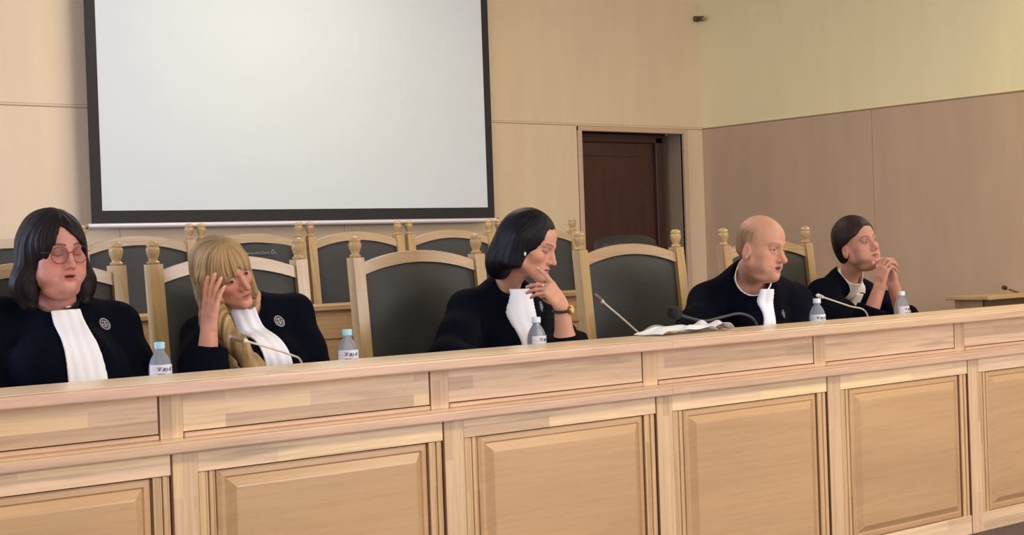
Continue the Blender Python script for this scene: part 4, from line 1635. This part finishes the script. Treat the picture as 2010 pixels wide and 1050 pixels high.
def ring_pts(c, ax, r, n=28, a0=0, a1=2 * math.pi, ref=None):
    ax = V(ax) / np.linalg.norm(ax)
    ref = V(ref) if ref is not None else V(0, 0, 1)
    x = np.cross(ax, ref)
    x /= np.linalg.norm(x)
    y = np.cross(ax, x)
    return [V(c) + r * (x * math.cos(a0 + (a1 - a0) * i / n) + y * math.sin(a0 + (a1 - a0) * i / n)) for i in range(n + 1)]


M_EYE = tone_mat('eye', 0.12, 0.6)


# ---- the woman in round glasses
def hair_bob(Q, P, L, Wd):
    d = ell(Q, (0.004, -.016, .024), (.098, .114, .109))
    M = Q.copy()
    M[:, 0] = np.abs(Q[:, 0])
    d = smin(d, rcone(M, (.070, -.02, .02), (.094, -.012, -.100), .036, .038), .03)
    d = smin(d, rcone(M, (.092, -.010, -.09), (.090, .006, -.150), .038, .024), .03)
    d = smin(d, rcone(M, (.074, .020, .01), (.083, .016, -.075), .014, .015), .015)
    d = smin(d, ell(Q, (0, -.07, -.06), (.085, .05, .12)), .04)
    # opening of the face, parted to one side: x>0 is her right
    x, y, z = Q[:, 0], Q[:, 1], Q[:, 2]
    face = ell(Q, (-.006, .10, -.035), (.068, .110, .142))
    # swept fringe over her left brow
    fr = (z - (.086 + .90 * (x - .022))) * .72          # negative below the sweep line
    fr2 = (z - (.086 - 2.6 * (x - .022))) * .36
    face = smax(face, smax(fr, fr2, .008), .006)
    face = smax(face, -(y - .012), .01)
    d = smax(d, -face, .006)
    return d


def glasses(k):
    Wd, root = k['Wd'], k['root']
    m = plain('glasses_frame_brown', (104, 56, 56), .35, .3)
    g = MB()
    for s in (-1, 1):
        c = Wd((s * .0335, .0965 - .004, -.004))
        ax = k['R'] @ V(s * .16, 1, -.08)
        g.tube(local(root, ring_pts(c, ax, .0255, 36)), .0013, 8)
        g.tube(local(root, [Wd((s * .058, .090, .004)), Wd((s * .074, .075, .004)), Wd((s * .080, .0, .002))]), .0012, 8)
    g.tube(local(root, [Wd((-.0095, .098, .001)), Wd((0, .102, .005)), Wd((.0095, .098, .001))]), .0013, 8)
    go = g.build('glasses', m, root, True)
    for s in (-1, 1):
        c = Wd((s * .0335, .0965 - .004, -.004))
        ax = k['R'] @ V(s * .16, 1, -.08)
        ax = ax / np.linalg.norm(ax)
        pts = ring_pts(c, ax, .025, 36)[:-1]
        vs = local(root, pts) + local(root, [q + ax * .001 for q in pts])
        n = 36
        MB().add(vs, [tuple(range(n)), tuple(range(2 * n - 1, n - 1, -1))] + [(i, (i + 1) % n, n + (i + 1) % n, n + i) for i in range(n)]).build('lens', M_GLASS, go)
    # brooch on the neck band
    q = k['N0'] + k['tf'] * .010 + k['tu'] * .012 - k['tr'] * .012
    b = MB()
    b.tube(local(root, [q - k['tr'] * .010, q, q + k['tr'] * .010]), [.003, .0045, .003], 8)
    b.build('brooch', M_CHROME, root, True)


P1 = dict(name='person', label='seated person in round glasses and black robe, dark shoulder-length hair, eyes lowered',
          seat=(1.869, 4.450, 0.862), head=(1.819, 4.420, 1.242), az=276, down=4, tilt=1, neck=(1.856, 4.490, 1.082),
          face=dict(skin=(196, 138, 126), wide=1.09, fat=1.0, eye_open=0, lips=(150, 62, 62), flush=(200, 106, 98), makeup=.28, brow_col=(52, 34, 34), brow_k=1.0, brow_raise=.003, mouth_open=.22, mouth_w=.88, nose=.92, scale=1.0, folds=1),
          chest=(1.870, 4.500, 0.923), belly=(1.870, 4.460, 0.769), pelvis=(1.834, 4.480, 0.446), neck_r=.060,
          arms=[((1.698, 4.560, 1.037), (1.577, 4.460, 0.810), (1.509, 4.200, 0.731), False), ((2.043, 4.500, 1.007), (2.065, 4.420, 0.785), (1.949, 4.200, 0.716), False)],
          hands=[],
          robe=dict(chest_r=(.165, .15, .17), belly_r=(.22, .20, .20), sh_r=.070, sleeve=(.078, .085, .075), cuff=(.9, .9), trap=.062, front=(-.10, -1, .15), up=(0, 0, 1), collar=(1.842, 4.420, 1.062), blend=.07, bust=[((1.755, 4.380, 0.911), .085), ((1.896, 4.360, 0.894), .085)], vee=(.045, .03)),
          jabot=dict(len=.24, w0=.085, w1=.118, shift=-.020, top=.004), badge=(-.118, -.045, .0215), band=dict(z=.004, h=.010, r=.001),
          hair=dict(f=hair_bob, col=((30, 18, 24), (14, 9, 14)), n=30, amp=.0016, ext=(.17, .17, .21, .16)), extra=glasses)


# ---- the blonde woman leaning on her hand
def hair_blonde(Q, P, L, Wd):
    M = Q.copy()
    M[:, 0] = np.abs(Q[:, 0])
    x, y, z = Q[:, 0], Q[:, 1], Q[:, 2]
    d = ell(Q, (0, -.014, .028), (.084, .107, .096))
    d = smin(d, rcone(M, (.068, -.01, .01), (.076, .008, -.115), .028, .018), .02)
    d = smin(d, rcone(M, (.066, .018, .02), (.072, .030, -.105), .018, .009), .02)
    d = smin(d, ell(Q, (0, -.065, -.06), (.078, .045, .13)), .04)
    face = ell(Q, (0, .11, -.058), (.060, .11, .110))
    fr = (z - (.024 + .008 * np.sin(x * 75 + 1.2) + .005 * np.sin(x * 210) - .35 * np.abs(x - .0))) * .85
    face = smax(face, fr, .006)
    face = smax(face, -(y - .02), .01)
    d = smax(d, -face, .006)
    d = smin(d, rcone(Q, (-.066, -.012, -.02), (-.070, -.004, -.150), .026, .020), .02)
    # long lock hanging in front of the chest
    loc_ = [(2.323, 4.420, 1.123), (2.327, 4.360, 1.009), (2.343, 4.270, 0.929), (2.355, 4.200, 0.863), (2.379, 4.220, 0.813)]
    lk = polycone(P, loc_, [.030, .030, .030, .030, .018], .03)
    loc2 = [(2.340, 4.480, 1.123), (2.333, 4.440, 1.008), (2.340, 4.360, 0.895), (2.354, 4.260, 0.800)]
    lk = smin(lk, polycone(P, loc2, [.028, .026, .026, .02], .03), .02)
    return smin(d, lk, .02)


H2W = (2.216, 4.220, 0.988)
P2 = dict(name='person', label='seated blonde person in black robe leaning tilted head on one hand',
          seat=(2.515, 4.480, 0.812), head=(2.367, 4.390, 1.163), az=281, down=12, tilt=25, neck=(2.506, 4.500, 1.069),
          face=dict(skin=(196, 142, 122), wide=.97, eye_open=.55, lips=(176, 92, 92), flush=(196, 98, 92), makeup=.25, brow_col=(140, 96, 70), brow_k=.6, mouth_w=.95, nose=.95, scale=.97, iris=(70, 66, 62), nails=(226, 170, 158)),
          gaze=(.35, 1, -.1),
          chest=(2.563, 4.520, 0.875), belly=(2.551, 4.500, 0.706), pelvis=(2.549, 4.500, 0.433), neck_r=.047,
          arms=[((2.361, 4.560, 0.955), (2.199, 4.220, 0.807), H2W, True), ((2.699, 4.520, 1.018), (2.696, 4.400, 0.767), (2.440, 4.160, 0.758), False)],
          hands=[dict(wrist=H2W, fdir=(RT * .10 + UP * 1.0 - TO * .12), nrm=(RT * .62 - TO * .78), right=True, size=.95,
                      curls=[(.05, .12, .12), (.10, .12, .12), (.12, .18, .15), (.12, .2, .2)], spread=.10, thumb=(.5, .3, .2))],
          robe=dict(chest_r=(.135, .12, .15), belly_r=(.16, .14, .18), sh_r=.058, sleeve=(.070, .080, .060), cuff=(.70, .9), trap=.052, front=(-.05, -1, .22), up=(-.25, 0, 1), collar=(2.461, 4.420, 1.051), blend=.06, bust=[((2.439, 4.400, 0.878), .07), ((2.558, 4.400, 0.878), .07)], vee=(.03, .03), fold=.8),
          jabot=dict(len=.27, w0=.074, w1=.104, shift=-.016, top=.016), badge=(-.112, -.082, .0225),
          hair=dict(f=hair_blonde, col=((190, 162, 118), (138, 108, 70), (88, 64, 42)), n=26, amp=.0020, part=-.01, root_z=.105, ext=(.22, .26, .34, .16)))


# ---- the black-haired woman touching her chin
def hair_long_dark(Q, P, L, Wd):
    M = Q.copy()
    M[:, 0] = np.abs(Q[:, 0])
    x, y, z = Q[:, 0], Q[:, 1], Q[:, 2]
    d = ell(Q, (0, -.020, .030), (.086, .106, .101))
    d = smin(d, rcone(M, (.064, -.02, .02), (.070, -.028, -.075), .034, .030), .03)
    d = smin(d, ell(Q, (.0, -.075, -.035), (.074, .058, .100)), .04)
    d = smin(d, ell(Q, (.0, -.095, -.085), (.066, .05, .07)), .04)
    face = ell(Q, (0, .115, -.035), (.075, .118, .110))
    face = smax(face, -(y - .018 + .30 * z * (z > 0)), .01)
    fr = (z - (.088 - .70 * np.abs(x + .004))) * .8
    face = smax(face, fr, .008)
    d = smax(d, -face, .006)
    d = smin(d, rcone(M, (.070, .004, .02), (.074, .006, -.075), .014, .012), .02)
    return d


H3W = (3.507, 4.060, 0.997)


def watch(k):
    root = k['root']
    e, w_ = V(k['arms'][1][1]), V(k['arms'][1][2])
    ax = (w_ - e) / np.linalg.norm(w_ - e)
    c = w_ - ax * .010
    st = MB().tube(local(root, ring_pts(c, ax, .0315, 32)), .0052, 8)
    so = st.build('wristwatch', plain('black_watch_strap', (20, 16, 20), .5), root, True)
    out = RT * .92 + TO * .35
    out = out - ax * float(out @ ax)
    out /= np.linalg.norm(out)
    q = c + out * .034
    MB().tube(local(root, [q - out * .004, q + out * .003, q + out * .005]), [.0165, .0165, .014], 24).build('watch_case', M_GOLD, so, True)
    MB().tube(local(root, [q + out * .0045, q + out * .0058]), [.0125, .0120], 24).build('watch_dial', plain('watch_dial', (222, 196, 150), .3), so, True)
    # ring on the ring finger
    f = [pr for pr in k['hands'][0][1] if pr[0] == 'finger']
    a, b = f[1][1][0], f[1][1][1]
    c = a * .45 + b * .55
    ro = MB().tube(local(root, ring_pts(c, b - a, .0098, 20)), .0013, 8).build('ring', M_GOLD, root, True)
    MB().lathe([(.001, -.003), (.0036, 0), (.002, .0025)], (0, 0, 0), 8).build('ring_stone', plain('bright_stone', (250, 246, 240), .1), ro)\
        .location = local(root, [c + TO * .011])[0]
    # earring
    q = k['Wd']((.080, .020, -.030))
    MB().lathe([(.001, -.008), (.0045, -.004), (.005, .002), (.001, .008)], (0, 0, 0), 12).build('earring', plain('pearl', (214, 206, 210), .2), root, True).location = local(root, [q])[0]


P3 = dict(name='person', label='seated person in black robe with straight black hair, chin on hand, wearing a watch',
          seat=(3.448, 4.500, 0.834), head=(3.522, 4.240, 1.220), az=299, down=19, tilt=-3, neck=(3.524, 4.400, 1.076),
          face=dict(skin=(200, 148, 124), wide=.95, eye_open=0, lips=(184, 96, 96), flush=(206, 118, 102), makeup=.35, brow_col=(54, 34, 34), mouth_w=.95, nose=.90, scale=1.0, nails=(240, 170, 160)),
          chest=(3.473, 4.440, 0.834), belly=(3.416, 4.470, 0.649), pelvis=(3.328, 4.520, 0.448), neck_r=.046,
          arms=[((3.358, 4.420, 0.997), (3.176, 4.280, 0.804), (3.203, 4.100, 0.782), False), ((3.727, 4.400, 0.924), (3.537, 4.080, 0.821), H3W, True)],
          hands=[dict(wrist=H3W, fdir=(-RT * .62 + UP * .95 - TO * .05), nrm=(-RT * .50 - TO * .55 - UP * .10), right=False, size=.95,
                      curls=[(.15, .25, .15), (.75, .35, .2), (.85, .35, .2), (.9, .4, .3)], spread=.05, thumb=(.5, .4, .2),
                      bend=[0.0, -.55, -.62, -.70])],
          robe=dict(chest_r=(.14, .14, .16), belly_r=(.17, .15, .18), sh_r=.062, sleeve=(.074, .086, .078), cuff=(.9, .38), trap=.054, front=(.34, -1, -.05), up=(.05, -.2, 1), collar=(3.527, 4.310, 1.053), blend=.07, bust=[((3.422, 4.330, 0.840), .07), ((3.528, 4.300, 0.834), .06)], vee=(.03, .04), fold=.8, sternum=((3.550, 4.370, 1.014), (3.532, 4.330, 0.814), .075, .095)),
          jabot=dict(len=.19, w0=.068, w1=.090, shift=.034, top=.010), badge=(-.112, -.062, .020),
          hair=dict(f=hair_long_dark, col=((20, 18, 30), (9, 8, 16)), n=40, amp=.0009, ext=(.17, .20, .22, .16)), extra=watch)


# ---- the bald man
def hair_rim(Q, P, L, Wd):
    x, y, z = Q[:, 0], Q[:, 1], Q[:, 2]
    base = smin(ell(Q, (0, -.014, .034), (.0760, .0960, .0880)), ell(Q, (0, -.045, -.015), (.066, .055, .050)), .02)
    m = np.clip((.082 - z + .12 * np.clip(-y, 0, .1) - .0) / .035, -1, 1)
    m = np.minimum(m, np.clip((.020 - y + .15 * (z - .02)) / .03, -1, 1))
    m = np.minimum(m, np.clip((z + .048) / .02, -1, 1))
    M = Q.copy()
    M[:, 0] = np.abs(x)
    m = np.minimum(m, np.clip(ell(M, (.080, -.010, -.020), (.020, .022, .034)) / .008, -1, 1))
    return base - .0036 * m + .0012


P4 = dict(name='person', label='bald seated person in black robe leaning forward over the bench, mouth open',
          seat=(4.781, 4.550, 0.831), head=(4.545, 4.050, 1.184), az=276, down=10, tilt=-4, neck=(4.650, 4.200, 1.088),
          face=dict(ear_z=-.024, skin=(192, 142, 116), wide=1.04, fat=.12, eye_open=.25, lips=(168, 98, 92), flush=(206, 120, 100), brow_col=(116, 76, 62), brow_k=.8, mouth_open=.75, mouth_w=.9, nose=1.12, scale=1.03, brow=1.25, bags=1, folds=1, chin=1, shadow_beard=.35, stubble=(150, 118, 88), lash_k=.5, iris=(92, 92, 96)),
          gaze=(0, 1, -.1),
          chest=(4.685, 4.280, 0.862), belly=(4.759, 4.420, 0.663), pelvis=(4.661, 4.500, 0.410), neck_r=.060,
          arms=[((4.530, 4.340, 0.970), (4.252, 4.180, 0.789), (4.276, 4.020, 0.791), False), ((4.953, 4.240, 0.950), (4.827, 4.100, 0.774), (4.566, 4.020, 0.792), False)],
          hands=[],
          robe=dict(chest_r=(.165, .15, .155), belly_r=(.18, .17, .17), sh_r=.070, sleeve=(.078, .085, .078), cuff=(.9, .9), trap=.066, open=1.32, front=(-.10, -1, -.1), up=(0, -.25, 1), collar=(4.644, 4.100, 1.018), blend=.08, vee=(.05, .055), sternum=((4.689, 4.180, 0.967), (4.668, 4.170, 0.761), .075, .095), bust=[((4.607, 4.160, 0.868), .08), ((4.678, 4.330, 0.999), .085)]),
          jabot=dict(len=.17, w0=.060, w1=.068, shift=.036, top=-.004, pleat=1.3), badge=(-.075, -.105, .018),
          shirt=dict(rise=.058, mat=M_WHITE, open=.010, r=.009),
          hair=dict(f=hair_rim, col=((158, 122, 92), (142, 108, 80)), n=60, amp=.0006, ext=(.12, .14, .12, .13), res=.0026))


# ---- the short-haired woman with clasped hands
def hair_short(Q, P, L, Wd):
    M = Q.copy()
    M[:, 0] = np.abs(Q[:, 0])
    x, y, z = Q[:, 0], Q[:, 1], Q[:, 2]
    d = ell(Q, (0, -.018, .036), (.086, .104, .097))
    d = smin(d, ell(Q, (0, -.065, -.02), (.068, .045, .075)), .03)
    face = ell(Q, (0, .12, -.03), (.080, .115, .108))
    fr = (z - (.070 + .25 * x - .9 * np.clip(np.abs(x) - .045, 0, 1))) * .9
    face = smax(face, fr, .006)
    face = smax(face, -(y - .014), .01)
    d = smax(d, -face, .006)
    side = smax(smax(z - .012, -(y + .035), .005), M[:, 0] * 0 - .05, .005)
    d = smax(d, -smax(smax(z - .010 - .5 * y, -(y + .030), .006), -(M[:, 0] - .04), .006), .006)
    return smax(d, -z - .075, .01)


H5A = (5.340, 4.100, 0.990)
H5B = (5.532, 4.170, 0.991)
P5 = dict(name='person', label='short-haired seated person in black robe resting chin on clasped hands',
          seat=(5.754, 4.650, 0.798), head=(5.532, 4.360, 1.185), az=264, down=-8, tilt=9, neck=(5.567, 4.460, 1.043),
          face=dict(ear_z=-.024, skin=(182, 130, 108), wide=1.02, fat=.25, eye_open=.22, lips=(166, 98, 90), flush=(196, 112, 98), brow_col=(84, 56, 46), brow_k=.85, mouth_w=.9, nose=.92, scale=.98, nails=(238, 196, 186), iris=(80, 64, 54)),
          gaze=(0, 1, -.2),
          chest=(5.573, 4.500, 0.763), belly=(5.583, 4.550, 0.597), pelvis=(5.500, 4.580, 0.391), neck_r=.049,
          arms=[((5.398, 4.460, 0.962), (5.280, 4.160, 0.769), H5A, True), ((5.824, 4.440, 0.892), (5.701, 4.220, 0.772), H5B, True)],
          hands=[dict(wrist=H5A, fdir=(RT * .22 + UP * .95 - TO * .02), nrm=(RT * .90 - TO * .45 - UP * .2), right=True, size=.98,
                      curls=[(.35, 1.0, .6), (.45, 1.0, .6), (.55, 1.0, .6), (.7, 1.0, .6)], spread=.04, thumb=(.35, .4, .3)),
                 dict(wrist=H5B, fdir=(-RT * .18 + UP * .95 - TO * .0), nrm=(-RT * .92 - TO * -.30 - UP * .2), right=False, size=.98,
                      curls=[(.35, 1.1, .6), (.5, 1.1, .6), (.6, 1.1, .6), (.7, 1.1, .6)], spread=.04, thumb=(.35, .4, .3))],
          robe=dict(chest_r=(.14, .13, .14), belly_r=(.16, .15, .17), sh_r=.062, sleeve=(.072, .082, .066), cuff=(.62, .42), trap=.056, front=(-.1, -1, -.05), up=(0, -.15, 1), collar=(5.596, 4.400, 0.953), blend=.07, vee=(.05, .09)),
          jabot=dict(len=.12, w0=.045, w1=.055, shift=0, top=.004, pleat=.6, mat=M_CREAM),
          shirt=dict(rise=.045, mat=M_CREAM, open=.014, vee=True),
          hair=dict(f=hair_short, col=((50, 30, 28), (28, 16, 16)), n=44, amp=.0012, ext=(.13, .15, .13, .16)))

import time
for sp_ in [P1, P2, P3, P4, P5]:
    t_ = time.time()
    make_person(sp_)
    print('person', round(time.time() - t_, 1))
